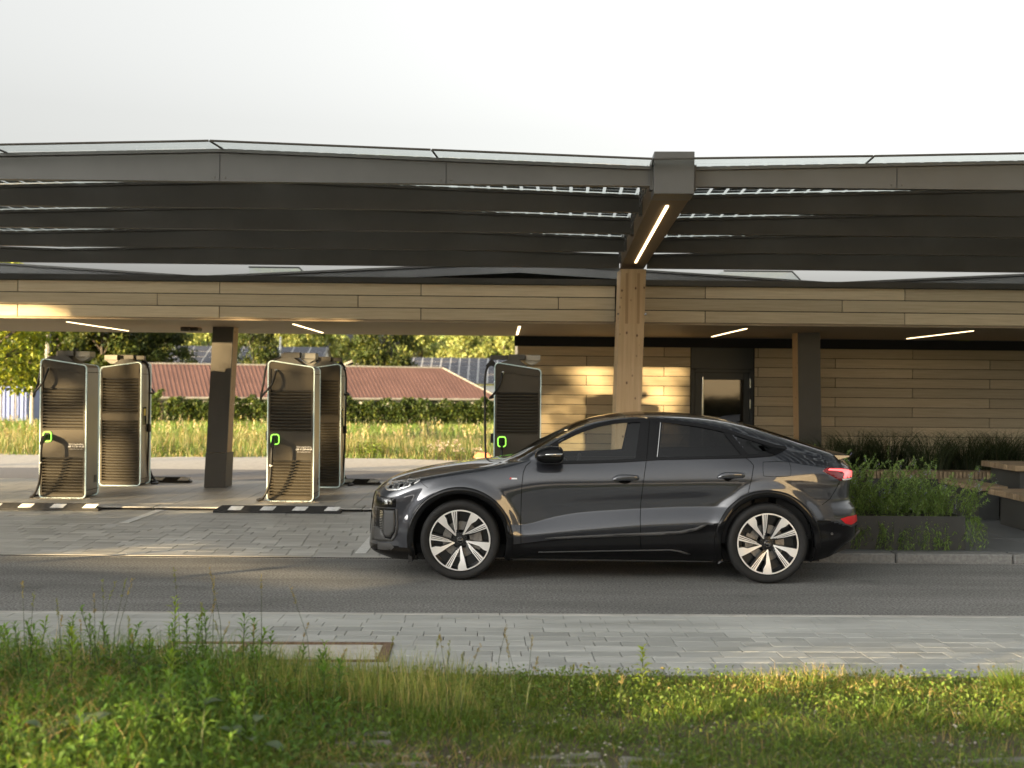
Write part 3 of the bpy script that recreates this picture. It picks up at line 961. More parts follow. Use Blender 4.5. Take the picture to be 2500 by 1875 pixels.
        # solid black spoke bodies
        def blade(b, ang, pts, y0, y1):
            """pts: (radius, half offset left, half offset right) around direction ang"""
            n_ = len(pts)
            ca, sa = math.cos(ang), math.sin(ang)
            vs = []
            for k, yy in enumerate((y0, y1)):
                for (r, l, rr, dy) in pts:
                    for o in (l, rr):
                        vs.append((r * ca - o * sa, yy + dy, r * sa + o * ca))
            fs = []
            for i in range(n_ - 1):
                a = 2 * i
                fs.append((a, a+1, a+3, a+2))
                c = 2 * n_ + a
                fs.append((c+2, c+3, c+1, c))
                fs.append((a, a+2, c+2, c)); fs.append((a+3, a+1, c+1, c+3))
            e = 2 * (n_ - 1)
            fs.append((1, 0, 2*n_, 2*n_+1)); fs.append((e, e+1, 2*n_+e+1, 2*n_+e))
            b.add(vs, fs)
        for s in range(5):
            a = R_(61 + 72 * s)
            b = MB(); blade(b, a, [(.045,-.004,.006,.028),(.10,-.010,.010,.018),(.19,-.018,.024,.006),(.232,-.042,.030,.002),(.276,-.050,.035,.0)], .013, .030)
            out.append(('spoke', b.mesh('spoke', M_SILVER), 'rim'))
            b = MB(); blade(b, a, [(.03,-.014,.016,.030),(.10,-.018,.018,.022),(.19,-.022,.028,.010),(.232,-.046,.034,.006),(.27,-.054,.039,.004)], .016, .075)
            out.append(('spoke_back', b.mesh('spoke_back', M_RIMBLACK), 'rim'))
            a2 = R_(61 + 72 * s + 40)
            b = MB(); blade(b, a2, [(.045,.012,.036,.030),(.10,-.004,.034,.020),(.19,-.018,.033,.008),(.272,-.028,.036,.003)], .016, .075)
            out.append(('spoke_back', b.mesh('spoke_back', M_RIMBLACK), 'rim'))
            for q, (o0, o1, r0, w0, w1) in enumerate(((.029,.024,.06,.0035,.0085),(.021,.004,.08,.0025,.0052),(.013,-.015,.10,.0025,.0052))):
                b = MB(); blade(b, a2, [(r0,o0-w0,o0+w0,.026*(1-r0*2)),(.17,(o0+o1)/2-w1*.7,(o0+o1)/2+w1*.7,.008),(.276,o1-w1,o1+w1,.0)], .0125, .02)
                out.append(('spoke_line', b.mesh('spoke_line', M_SILVER), 'rim'))
        hub = MB()
        hub.lathe_y([(.048,.075),(.040,.068),(.036,.03),(.036,.0)], 32)
        out.append(('hub', hub.mesh('hub', M_RIMBLACK, 40), 'rim'))
        for s in range(5):
            a = R_(97 + 72 * s)
            b = MB(); b.lathe_y([(.034,.0),(.034,.011),(.038,.013),(.06,.013)], 12, (.058*math.cos(a), 0, .058*math.sin(a)))
            out.append(('lug_bolt', b.mesh('lug_bolt', M_RIMBLACK, 40), 'rim'))
        cap = MB()
        cap.lathe_y([(.0335,.0),(.0335,.0275),(.036,.031),(.05,.031)], 32)
        out.append(('hub_cap', cap.mesh('hub_cap', M_GBLACK, 40), 'rim'))
        lg = MB()
        lg.lathe_y([(.0325,.0295),(.0318,.0285),(.0325,.0275)], 40, close=True)
        for q in range(4):
            cxq = (-.0165 + .011 * q)
            lg.lathe_y([(.0328,.0078),(.0318,.0070),(.0328,.0062)], 20, (cxq, 0, 0), close=True)
        out.append(('ring_emblem', lg.mesh('ring_emblem', M_CHROME, True), 'rim'))
        br = MB(); br.lathe_y([(.115,.172),(.11,.170),(.11,.09),(.13,.09),(.135,.172)], 48, close=True)
        out.append(('brake_disc', br.mesh('brake_disc', M_STEEL, 40), None))
        ca = MB()
        vs = []; fs = []
        for q in range(9):
            a = R_(-28 + 7 * q)
            for (yy, r) in ((.075,.13),(.075,.205),(.15,.21),(.15,.13)):
                vs.append((r * math.cos(a), yy, r * math.sin(a)))
        for q in range(8):
            for i in range(4): fs.append((q*4+i, q*4+(i+1)%4, (q+1)*4+(i+1)%4, (q+1)*4+i))
        fs += [(0,1,2,3),(35,34,33,32)]
        ca.add(vs, fs)
        out.append(('brake_caliper', ca.mesh('brake_caliper', M_STEEL, 40), None))
        return out
    wm = wheel_meshes()
    for (wx, rot) in ((0, 0), (2.889, 6)):
        for sgn in (-1, 1):
            wo = empty('wheel', (wx, -.955 if sgn < 0 else .955, .376), 0 if sgn < 0 else PI, root)
            wo.rotation_euler.y = 0
            objs = {}
            # thing > part > sub-part: wheel pieces hang directly under the wheel
            for nm, me, par in wm:
                o = link(nm, me, wo)
                if nm not in ('brake_caliper',): o.rotation_euler = (0, R_(rot), 0)
                elif wx > 1: o.rotation_euler = (0, PI, 0)

    # ---- underbody, interior
    b = MB(); b.box((-.72, -.60, .17), (3.45, .60, .30)); b.box((.50, -.84, .185), (2.40, .84, .26)); b.box((.47,-.60,.28),(2.42,.60,.36)); b.box((-.60,-.55,.3),(.40,.55,.74)); b.box((2.5,-.55,.3),(3.45,.55,.80))
    b.build('underbody', M_MBLACK, root)
    b = MB(); b.box((.44, -.78, .62), (.78, .78, 1.06)); b.cbox((.70, -.80, .90), (1.0, .80, 1.10), .03); b.cbox((.80, -.62, 1.05), (1.02, -.15, 1.135), .03)
    b.build('dashboard', M_SEAT, root)
    b = MB()
    K = 24; st = []
    for q in range(K + 1):
        a = 2 * PI * q / K
        st.append((1.09 + .05 * math.sin(a), -.36 + .18 * math.cos(a), 1.0 + .165 * math.sin(a)))
    b.tube(st, .016, 8, False); b.tube([(.95,-.36,.97),(1.08,-.36,1.0)], .035, 8); b.tube([(1.085,-.53,1.0),(1.085,-.19,1.0)], .018, 6)
    b.build('steering_wheel', M_SEAT, root, smooth=True)
    for (sx, sy) in ((1.45, -.38), (1.45, .38)):
        b = MB()
        b.cbox((sx, sy - .25, .42), (sx + .52, sy + .25, .58), .05)
        b.prism([(sx + .42, .55), (sx + .56, .55), (sx + .72, 1.09), (sx + .62, 1.11)], 'y', sy - .23, sy + .23)
        b.build('front_seat', M_SEAT, root)
    b = MB(); b.cbox((2.35, -.62, .45), (2.85, .62, .62), .05); b.prism([(2.78, .6), (2.92, .6), (3.02, 1.12), (2.92, 1.13)], 'y', -.62, .62)
    b.build('rear_seat', M_SEAT, root)
    b = MB(); b.box((.5, -.80, .36), (3.3, .80, .44)); b.prism([(2.95,.4),(3.5,.4),(3.5,.98),(3.05,1.06)], 'y', -.74, .74)
    for sg in (-1, 1):
        b.box((.70, sg * .79 - .02, .42), (2.75, sg * .79 + .02, 1.08))
    b.build('cabin_lining', M_MBLACK, root)

    # ---- handles
    for (x0, z0) in ((1.424, .958), (2.411, .991)):
        par = door_f if x0 < 2 else door_r
        for sg in (1, -1):
            p, nn = side(x0 + .13, z0 + .02)
            yb = p.y
            b = MB()
            outl = smooth_poly([(0,-.004),(.02,.030),(.07,.050),(.15,.053),(.238,.047),(.256,.030),(.248,.004),(.18,-.004),(.08,-.008)], 3, True)
            vs = []; fs = []; kk = len(outl)
            for (d, s) in ((-.004, 1.0), (.018, 1.0), (.030, .90), (.034, .70)):
                for (ox, oz) in outl:
                    vs.append((x0 + .126 + (ox - .126) * s, (yb - d) * sg, z0 + .022 + (oz - .022) * s))
            for i in range(3):
                for j in range(kk): fs.append((i*kk+j, i*kk+(j+1)%kk, (i+1)*kk+(j+1)%kk, (i+1)*kk+j))
            fs.append(tuple(range(3*kk, 4*kk)))
            b.add(vs, fs)
            b.build('door_handle', M_PAINT, par, smooth=45)
            b = MB()
            b.lathe_y([(0,.0),(.0,.05),(-.003,.052)], 20, (0,0,0))
            me = b.mesh('handle_recess', M_SEAM)
            o = link('handle_recess', me, par, (x0 + .12, (yb - .004) * sg, z0 - .004)); o.scale = (1.15, 1, .62)

    # ---- mirrors
    for sg in (1, -1):
        mo = empty('wing_mirror', (.84, -1.055 * sg, 1.185), 0, root)
        mo.scale = (1.22, 1.15 * sg, 1.2)
        sec = []  # along lateral y
        b = MB(); K = 20; rows = []
        for (yy, s, zo, xo) in ((-.115, .30, .0, .01), (-.105, .62, .0, .005), (-.08, .86, 0, 0), (-.03, 1.0, 0, 0), (.04, 1.0, 0, 0), (.09, .92, 0, 0), (.125, .70, -.01, 0)):
            row = []
            for q in range(K):
                a = 2 * PI * q / K
                ex_, ez = math.cos(a), math.sin(a)
                rx = .118 if ex_ < 0 else .105
                sx_ = math.copysign(abs(ex_) ** (.8 if ex_ < 0 else .45), ex_)
                sz_ = math.copysign(abs(ez) ** .8, ez)
                zz = sz_ * (.078 if ez > 0 else .062)
                if ez > 0 and ex_ < 0: zz *= (1 - .25 * abs(sx_))
                row.append((xo + sx_ * rx * (.6 + .4 * s), yy, zo + zz * s))
            rows.append(row)
        vs = [p for r in rows for p in r]; fs = []
        for i in range(len(rows) - 1):
            for j in range(K): fs.append((i*K+j, i*K+(j+1)%K, (i+1)*K+(j+1)%K, (i+1)*K+j))
        fs.append(tuple(range(K))); fs.append(tuple(range(len(vs)-K, len(vs))))
        b.add(vs, fs)
        me = b.mesh('mirror_housing', [M_GBLACK], True)
        link('mirror_housing', me, mo)
        b = MB(); b.tube([(-.085,-.075,.012),(-.02,-.118,.016),(.09,-.113,.020)], .0075, 8)
        b.build('indicator_strip', M_CHROME, mo, smooth=True)
        b = MB(); b.prism([(-.10,-.05),(.04,-.055),(.05,-.02),(-.06,-.01)], 'y', .08, .19); b.build('mirror_foot', M_GBLACK, mo)

    # ---- lamps and front details
    drl = smooth_poly([(-.755,.868),(-.735,.835),(-.700,.819),(-.575,.836),(-.473,.877),(-.400,.920),(-.388,.938),(-.42,.948),(-.52,.930),(-.633,.905),(-.72,.885)], 2, True)
    patch('headlight', [(x, z) for x, z in drl], M_BULB, .002, .02, fold=.004, label='narrow upper daytime running light')
    drl_in = [(x * .86 + -.57 * .14, z * .72 + .885 * .28) for x, z in drl]
    for k in range(5):
        x0 = -.70 + .055 * k
        patch('light_element', [(x0, .838+.01*k), (x0+.03, .842+.01*k), (x0+.045, .872+.01*k), (x0+.012, .862+.01*k)], M_DGREY if k % 2 else M_GBLACK, .007, .02)
    patch('headlight', [(-.835,.768),(-.63,.760),(-.615,.74),(-.616,.672),(-.70,.662),(-.84,.658)], M_GBLACK, .002, .03, label='black main headlight unit below the running light')
    patch('light_lens', [(-.76,.745),(-.655,.738),(-.648,.69),(-.75,.688)], M_LAMPGL, .006, .03)
    patch('light_element', [(-.735,.735),(-.705,.732),(-.700,.695),(-.73,.695)], M_BULB, .004, .02)
    patch('light_element', [(-.675,.73),(-.655,.725),(-.652,.695),(-.685,.695)], M_CHROME, .004, .02)
    patch('air_intake', [(-.845,.655),(-.615,.652),(-.605,.50),(-.615,.43),(-.66,.362),(-.845,.345)], M_GBLACK, .0015, .04)
    patch('intake_panel', [(-.735,.640),(-.630,.642),(-.622,.50),(-.632,.44),(-.67,.385),(-.72,.382),(-.755,.45)], M_DGREY, .006, .03, fold=.004)
    patch('bumper_blade', [(-.86,.465),(-.80,.475),(-.755,.44),(-.72,.375),(-.66,.362),(-.62,.43),(-.612,.50),(-.618,.655),(-.60,.655),(-.592,.48),(-.605,.41),(-.645,.345),(-.86,.335)], M_DGREY, .010, .03, fold=.010)
    for k in range(12):
        z = .45 + k * .0155
        patch('grille_tooth', [(-.775,z),(-.745,z),(-.745,z+.007),(-.775,z+.007)], M_CHROME, .008, .05)
    patch('lower_intake', [(-.80,.325),(-.67,.325),(-.63,.29),(-.66,.262),(-.80,.256)], M_DGREY, .002, .03)
    # grille facing forwards
    gp = [(-.40,.78),(.40,.78),(.46,.72),(.42,.44),(.34,.36),(-.34,.36),(-.42,.44),(-.46,.72)]
    patch('grille', gp, M_GBLACK, .006, .05, top='front', both=False)
    # splitter
    b = MB(); pts = [(-.935,0),(-.93,.30),(-.89,.56),(-.82,.72),(-.68,.825),(-.50,.86)]
    full = [(x, -y) for x, y in reversed(pts)] + pts[1:]
    vs = []
    for (x, y) in full:
        s = abs(y) / .86
        zt = .248 + (.045 * max(0, (s - .93) / .07) ** .8 if s > .93 else 0)
        vs += [(x, y, zt), (x + .02, y * .985, zt - .018), (x + .16 + .12 * s, y * .90, .165), (min(x + .45, -.30), y * .8, .165)]
    fs = []
    for i in range(len(full) - 1):
        for j in range(3): fs.append((4*i+j, 4*i+j+1, 4*i+j+5, 4*i+j+4))
    b.add(vs, fs); b.build('front_splitter', M_GBLACK, root, smooth=30, fix=False)
    b = MB()
    for sg in (-1, 1): b.box((-.49, sg*.60-.28, .155), (-.455, sg*.60+.28, .32))
    b.build('wheel_deflector', M_MBLACK, root)
    # tail lamps
    tl = [(3.405,1.058),(3.425,1.075),(3.464,1.092),(3.60,1.088),(3.70,1.078),(3.765,1.065),(3.765,.975),(3.70,.966),(3.585,.966),(3.50,1.012)]
    patch('tail_light', tl, M_REDLENS, .003, .025, fold=.004)
    patch('tail_light_bar', [(3.46,1.066),(3.475,1.079),(3.60,1.074),(3.66,1.068),(3.755,1.045),(3.755,.990),(3.725,.990),(3.71,1.012),(3.70,.990),(3.678,.99),(3.67,1.005),(3.655,.988),(3.615,.990),(3.632,1.03),(3.61,1.050),(3.55,1.058)], M_REDLIT, .0055, .02)
    patch('reverse_light', [(3.60,.985),(3.76,.985),(3.76,.972),(3.61,.970)], M_WHITE, .0055, .03)
    patch('rear_reflector', [(3.58,.610),(3.66,.628),(3.79,.632),(3.80,.570),(3.70,.548),(3.64,.560)], M_REDP, .004, .02)
    ribbon('reflector_trim', [(3.42,.606),(3.54,.602),(3.62,.565),(3.70,.535),(3.80,.545)], .014, M_DGREY, .004)
    b = MB(); b.lathe_y([(0,0),(0,.012),(.01,.012)], 14); p, nn = side(3.50, .47); b.build('parking_sensor', M_DGREY, root, (3.50, p.y - .003, .47))
    # spoiler lip, diffuser blade, roof fin
    b = MB()
    vs = []
    ys = [-.62, -.55, -.3, 0, .3, .55, .62]
    for y in ys:
        k = 1 - .18 * (abs(y) / .62) ** 3
        vs += [(3.58, y, 1.225 - .03 * (abs(y)/.62)**2), (3.735 * (.99 + .01 * k), y * .98, 1.205 - .012 * (abs(y)/.62)**2), (3.73, y * .98, 1.193 - .012 * (abs(y)/.62)**2), (3.62, y, 1.185 - .03 * (abs(y)/.62)**2)]
    fs = []
    for i in range(len(ys) - 1):
        for j in range(4): fs.append((4*i+j, 4*i+(j+1)%4, 4*i+4+(j+1)%4, 4*i+4+j))
    fs += [(0,1,2,3), (4*len(ys)-1,4*len(ys)-2,4*len(ys)-3,4*len(ys)-4)]
    b.add(vs, fs); b.build('rear_spoiler', M_PAINT, root, smooth=35)
    b = MB(); pr = [(3.58,.270),(3.74,.330),(3.855,.445),(3.863,.466),(3.84,.462),(3.72,.362),(3.58,.290)]
    b.prism(pr, 'y', -.52, .52); b.build('diffuser_blade', M_DGREY, root)
    b = MB(); b.prism([(3.25,.19),(3.45,.20),(3.72,.31),(3.72,.40),(3.25,.40)],'y',-.66,.66); b.build('rear_underbody', M_MBLACK, root)
    b = MB()
    rows = []
    for (z, xa, xb, hw) in ((1.50, 2.53, 2.775, .028), (1.535, 2.57, 2.77, .020), (1.556, 2.63, 2.775, .012), (1.566, 2.70, 2.785, .005)):
        rows.append([(xa, 0, z), ((xa*.6+xb*.4), -hw, z), (xb, -hw*.6, z), (xb, hw*.6, z), ((xa*.6+xb*.4), hw, z)])
    vs = [p for r in rows for p in r]; fs = []
    for i in range(3):
        for j in range(5): fs.append((i*5+j, i*5+(j+1)%5, (i+1)*5+(j+1)%5, (i+1)*5+j))
    fs.append(tuple(range(15,20)))
    b.add(vs, fs); b.build('roof_antenna', M_GBLACK, root, smooth=40)
    # badges
    patch('sport_badge', [(.478,.954),(.532,.954),(.532,.967),(.481,.967)], M_WHITE, .003, .05)
    patch('sport_badge', [(.460,.954),(.476,.954),(.480,.970),(.468,.970)], M_REDP, .003, .05)
    p, nn = side(2.0, .50)
    for sg in (1, -1):
        text_mesh('model_lettering', 'QUATTRO', .048, M_MBLACK, door_r, (1.97, (p.y - .006) * sg, .505), (PI / 2, R_(-3) * 1, 0 if sg > 0 else PI))
    return root

CAR = build_car()
# ================================================================== station building, canopy
def wood_mat(name, c1, c2, scale=(1.2, 30, 30), per=.17, rough=(.5, .7), knots=False):
    m = noisy(name, c1, c2, 1.6, 8, rough=rough, stretch=scale, per_obj=per, bump=.06, bscale=3, lo=.3, hi=.7)
    if knots:
        b = m.node_tree.nodes['Principled BSDF']
        lnk = b.inputs['Base Color'].links[0].from_socket
        tc = N(m, 'ShaderNodeTexCoord'); mp = N(m, 'ShaderNodeMapping'); mp.inputs['Scale'].default_value = (6.5, 6.5, 4.2)
        L(m, tc.outputs['Object'], mp.inputs[0])
        vo = N(m, 'ShaderNodeTexVoronoi'); vo.inputs['Scale'].default_value = 1.5; vo.inputs['Randomness'].default_value = 1
        L(m, mp.outputs[0], vo.inputs['Vector'])
        rp = N(m, 'ShaderNodeValToRGB'); rp.color_ramp.elements[0].position = .07; rp.color_ramp.elements[1].position = .17
        rp.color_ramp.elements[0].color = (.16, .09, .045, 1); rp.color_ramp.elements[1].color = (1, 1, 1, 1)
        L(m, vo.outputs['Distance'], rp.inputs[0])
        mx = N(m, 'ShaderNodeVectorMath', operation='MULTIPLY')
        L(m, lnk, mx.inputs[0]); L(m, rp.outputs[0], mx.inputs[1]); L(m, mx.outputs[0], b.inputs['Base Color'])
    return m
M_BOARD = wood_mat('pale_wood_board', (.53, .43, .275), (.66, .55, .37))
M_GLULAM = wood_mat('spruce_glulam', (.50, .34, .18), (.64, .46, .27), (14, 14, .7), .04, knots=True)
M_PLUG = wood_mat('timber_plug', (.36, .23, .11), (.44, .29, .15), (14, 14, .7), .04)
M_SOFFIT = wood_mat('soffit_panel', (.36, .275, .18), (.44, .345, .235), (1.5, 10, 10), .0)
M_BEAMW = wood_mat('dark_timber', (.12, .08, .04), (.18, .12, .065), (8, .6, 8), .03)
M_METAL = noisy('dark_grey_metal', (.054, .054, .050), (.068, .068, .063), 1.2, 5, rough=(.35, .5), metal=.35)
M_METAL2 = noisy('charcoal_metal', (.050, .046, .038), (.066, .061, .051), 1.5, 5, rough=(.42, .55), metal=.2)
M_CLAD = noisy('brown_grey_cladding', (.060, .053, .042), (.074, .066, .053), 1.5, 5, rough=(.42, .55), metal=.2)
M_BLACK = pbsdf('black_band', (.006, .006, .006), .7)
M_PGLASS = glass_mat('canopy_glass', (.96, .98, .97), .0, fres=.22)
M_DGLASS = pbsdf('door_glass', (.012, .013, .012), .04, 0, .6)
M_CELL = pbsdf('solar_cell', (.006, .007, .010), .25)
M_LED = pbsdf('warm_led', (.9, .75, .5), .5, emit=(1.0, .74, .40), estr=1.1)
M_ROOFM = noisy('roof_sheet', (.075, .078, .078), (.10, .103, .10), 2, 5, rough=(.4, .55), metal=.3)

YF, YB, ZS = 18.8, 23.6, 2.826       # fascia front, back of the soffit, soffit height
bld = empty('service_building', (0, YF, 0))
tag(bld, 'flat roofed service building clad in pale horizontal wood boards', 'building')
def bx(name, a, c, mat, parent=bld, org=(0, YF, 0), ch=0):
    b = MB()
    a = [a[i] - org[i] for i in range(3)]; c = [c[i] - org[i] for i in range(3)]
    (b.cbox(a, c, ch) if ch else b.box(a, c))
    return b.build(name, mat, parent)
XL, XR = -13.0, 15.0
bx('roof_slab', (XL, YF + .03, ZS + .004), (XR, YB, 3.40), M_BLACK)
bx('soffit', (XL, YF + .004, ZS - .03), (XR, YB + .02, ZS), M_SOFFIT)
roof = bx('roof_edge', (XL, YF - .06, 3.388), (XR, YF + .35, 3.475), M_METAL)
# fascia boards
def board_row(x0, x1, joints, y, z0, z1, th, parent, org, mat=M_BOARD):
    js = [x0] + [j for j in sorted(joints) if x0 + .05 < j < x1 - .05] + [x1]
    for a, c in zip(js[:-1], js[1:]):
        b = MB(); b.cbox((0, -th, 0), (c - a - .012, 0, z1 - z0 - .004), .003)
        b.build('board', mat, parent, (a + .003 - org[0], y - org[1], z0 - org[2]))
P_ = .1865
for r in range(3):
    z0 = ZS + .004 + (2 - r) * P_
    jl = [-7.39 + 3.07 * k for k in range(-2, 3)] if r != 1 else [-5.27 + 3.06 * k for k in range(-2, 3)]
    jr = [3.10, 6.16, 9.22, 12.3] if r != 1 else [5.20, 8.27, 11.3]
    board_row(XL, 1.72, jl, YF, z0, z0 + P_ - .008, .025, bld, (0, YF, 0))
    board_row(2.12, XR, jr, YF, z0, z0 + P_ - .008, .025, bld, (0, YF, 0))
bx('fascia_backing', (XL, YF + .0, ZS + .006), (XR, YF + .028, 3.386), M_BLACK)
# back wall
XW = .29
bx('wall_band', (XW - .06, YB - .02, 2.612), (XR, YB + .3, ZS - .032), M_BLACK)
bx('wall_core', (XW + .02, YB + .006, .09), (XR, YB + .3, 2.61), M_BLACK)
bx('wall_core', (XW + .02, YB + .31, .0), (XW + .3, YB + 7, 2.9), M_BOARD)
for r in range(14):
    z1 = 2.608 - r * P_; z0 = max(z1 - P_ + .006, .10)
    if z1 < .15: break
    js = [1.62 + 2.98 * k for k in range(6)] if r % 2 else [3.11 + 2.98 * k for k in range(6)]
    js2 = [6.41 + 2.98 * k for k in range(-2, 4)] if r % 2 else [7.90 + 2.98 * k for k in range(-2, 4)]
    board_row(XW, 3.62, js, YB, z0, z1, .022, bld, (0, YF, 0))
    board_row(4.85, XR, js2, YB, z0, z1, .022, bld, (0, YF, 0))
# door
M_DFRAME = pbsdf('door_frame', (.050, .053, .050), .45, .3)
door = empty('door', (3.63, YB - .03 - YF, .095), 0, bld)
def db(name, a, c, mat, ch=.004):
    b = MB(); b.cbox(a, c, ch); return b.build(name, mat, door)
db('door_transom', (.0, .02, 2.11), (1.20, .06, 2.515), M_DFRAME)
for (xa, xb) in ((.0, .07), (1.13, 1.20)): db('door_jamb', (xa, .0, .0), (xb, .06, 2.10), M_DFRAME)
db('door_jamb', (.07, .0, 2.04), (1.13, .06, 2.105), M_DFRAME)
for (xa, xb) in ((.075, .225), (1.015, 1.125)): db('door_stile', (xa, .005, .0), (xb, .05, 2.035), M_DFRAME)
for (za, zb) in ((.0, .25), (1.90, 2.035)): db('door_rail', (.228, .005, za), (1.012, .05, zb), M_DFRAME)
db('door_pane', (.229, .02, .252), (1.011, .035, 1.898), M_DGLASS, .001)
b = MB(); b.tube([(.215, -.06, .55), (.215, -.06, 1.95)], .018, 10); b.tube([(.215, -.06, .75), (.215, .01, .75)], .01, 6); b.tube([(.215, -.06, 1.75), (.215, .01, 1.75)], .01, 6)
b.build('door_handle', M_CHROME, door, smooth=40)
for z in (.25, 1.35, 1.75): 
    b = MB(); b.tube([(1.132, -.012, z), (1.132, -.012, z + .17)], .013, 8); b.build('hinge', M_CHROME, door, smooth=40)
b = MB(); b.box((.04, -.03, 2.08), (.09, .0, 2.10)); b.build('door_sensor', M_BLACK, door)
# soffit lights along the depth of the roof
for i, x in enumerate((-6.98, -3.36, .27, 3.92, 7.58)):
    b = MB(); b.box((x - .018, 19.75 - YF, ZS - .036), (x + .018, 22.95 - YF, ZS - .029)); b.build('light_strip', M_LED, bld)
b = MB(); b.cbox((-5.55, 21.2 - YF, ZS - .10), (-5.25, 21.5 - YF, ZS - .03), .01); b.tube([(-5.4, 21.1 - YF, ZS - .08), (-5.4, 21.6 - YF, ZS - .08)], .03, 8)
b.build('soffit_camera', M_METAL2, bld)
# folded roof sheets behind the parapet: valleys over the dark columns
val, rid = 3.50, 3.78
pts = [(-13, 3.56), (-9.8, rid), (-4.80, val), (.25, rid), (5.25, val), (10.3, rid), (15, 3.55)]
for (xa, za), (xb, zb) in zip(pts[:-1], pts[1:]):
    b = MB()
    b.prism([(xa, za - .14), (xb, zb - .14), (xb, zb), (xa, za)], 'y', 19.55 - YF, YB - YF)
    b.build('roof_fold', M_ROOFM, bld)
    b = MB(); b.prism([(xa, za + .004), (xb, zb + .004), (xb, zb + .035), (xa, za + .035)], 'y', 19.50 - YF, 19.62 - YF); b.build('roof_flashing', M_METAL, bld)
# rooflights and plant
for (x0, x1, yy, zt) in ((-4.30, -3.35, 20.8, 3.80), (3.7, 4.95, 20.6, 3.80)):
    b = MB(); b.prism([(x0, 3.50), (x1 + .2, 3.50), (x1 - .1, zt), (x0, zt)], 'y', yy - YF, yy + 1.2 - YF); o = b.build('rooflight', M_PGLASS, bld)
    b = MB(); b.tube([(x1 + .2, yy - YF - .01, 3.5), (x1 - .1, yy - YF - .01, zt), (x0, yy - YF - .01, zt)], .015, 6); b.build('rooflight_frame', M_METAL, o)
b = MB(); b.cbox((6.72, 21.2 - YF, 3.55), (7.05, 21.7 - YF, 3.72), .01); b.box((6.76, 21.19 - YF, 3.62), (6.86, 21.2 - YF, 3.69)); b.box((6.90, 21.19 - YF, 3.62), (7.0, 21.2 - YF, 3.69)); b.build('vent_unit', M_CHROME, bld)

# ---- dark clad columns carrying the back of the canopy
def column(x0, x1, lean, y0, y1, label, wood_left):
    o = empty('clad_column', ((x0 + x1) / 2, y0, .05))
    tag(o, label, 'column')
    w = (x1 - x0) / 2; H = 3.60
    def lp(z): return lean * z / 2.7
    def post(name, xa, xb, ya, yb, za, zb, mat):
        b = MB()
        vs = [(xa + lp(za), ya, za), (xb + lp(za), ya, za), (xb + lp(za), yb, za), (xa + lp(za), yb, za), (xa + lp(zb), ya, zb), (xb + lp(zb), ya, zb), (xb + lp(zb), yb, zb), (xa + lp(zb), yb, zb)]
        b.add(vs, [(3,2,1,0),(4,5,6,7),(0,1,5,4),(1,2,6,5),(2,3,7,6),(3,0,4,7)])
        return b.build(name, mat, o)
    post('timber_core', -w + .015, w - .015, .03, y1 - y0, .0, H, M_GLULAM)
    post('front_cladding', -w - .004, w + .004, -.012, .03, .60, H, M_CLAD if x0 < 0 else M_METAL)
    post('base_cladding', -w - .010, w + .010, -.018, y1 - y0 + .012, .0, .594, M_CLAD if x0 < 0 else M_METAL)
    return o
column(-5.06, -4.72, .115, 21.02, 21.52, 'brown grey clad column with pale timber side between the chargers', False)
column(5.12, 5.49, -.06, 21.0, 21.5, 'charcoal clad column with timber side right of the glass door', True)

# ---- front timber post
tp = empty('timber_post', (1.88, 18.0, .045))
tag(tp, 'knotty spruce glulam post carrying the canopy beam behind the car', 'post')
b = MB()
vs = []
for z, dx in ((0, -.06), (3.52, .03)):
    vs += [(-.185 + dx, 0, z), (.185 + dx, 0, z), (.185 + dx, .58, z), (-.185 + dx, .58, z)]
b.add(vs, [(3,2,1,0),(4,5,6,7),(0,1,5,4),(1,2,6,5),(2,3,7,6),(3,0,4,7)]); b.build('post_shaft', M_GLULAM, tp)
for dx in (-.085, .085):
    b = MB(); b.box((dx + .0 - .02, -.002, 2.72), (dx - .0 + .02, .01, 3.46)); o = b.build('timber_plug', M_PLUG, tp); o.location.x = .02
for sx in (-1, 1):
    b = MB(); b.tube([(sx * .17 + .015, .05, 2.86), (sx * .215 + .015, .05, 2.86)], .016, 8); b.build('bolt', M_CHROME, tp, smooth=40)

# ---- canopy
can = empty('solar_canopy', (1.56, 11.36, 3.6))
tag(can, 'dark metal solar canopy with folded glass roof spanning the lane', 'canopy')
CO = Vector((1.56, 11.36, 3.6))
def beam_z(X):       # top of the folded glass roof along X
    ph = ((X - 1.56) % 8.4) / 8.4
    t = 1 - abs(2 * ph - 1)
    return 3.882 + .125 * t
BY = (11.42, 13.12, 14.82, 16.52, 18.16); BZ = (3.706, 3.706, 3.69, 3.655, 3.595)
segs = [(-15.24, -11.24), (-11.24, -6.84), (-6.84, -2.64), (-2.64, 1.36), (1.78, 5.76), (5.76, 9.76), (10.16, 14.16)]
for yb_, zb_ in zip(BY, BZ):
    sh = .36 * (yb_ - 11.36) / 6.9
    for (xa, xb) in segs:
        b = MB()
        xa2, xb2 = xa + sh, xb + sh
        dz = zb_ - 3.706
        za, zc = beam_z(xa) + dz * .75, beam_z(xb) + dz * .75
        b.prism([(xa2, zb_), (xb2, zb_), (xb2, zc - .035), (xa2, za - .035)], 'y', yb_, yb_ + .10)
        b.prism([(xa2, za - .033), (xb2, zc - .033), (xb2, zc - .004), (xa2, za - .004)], 'y', yb_ - .025, yb_ + .125)
        o = b.build('cross_beam', M_METAL2 if yb_ > 12 else M_METAL, can, -CO)
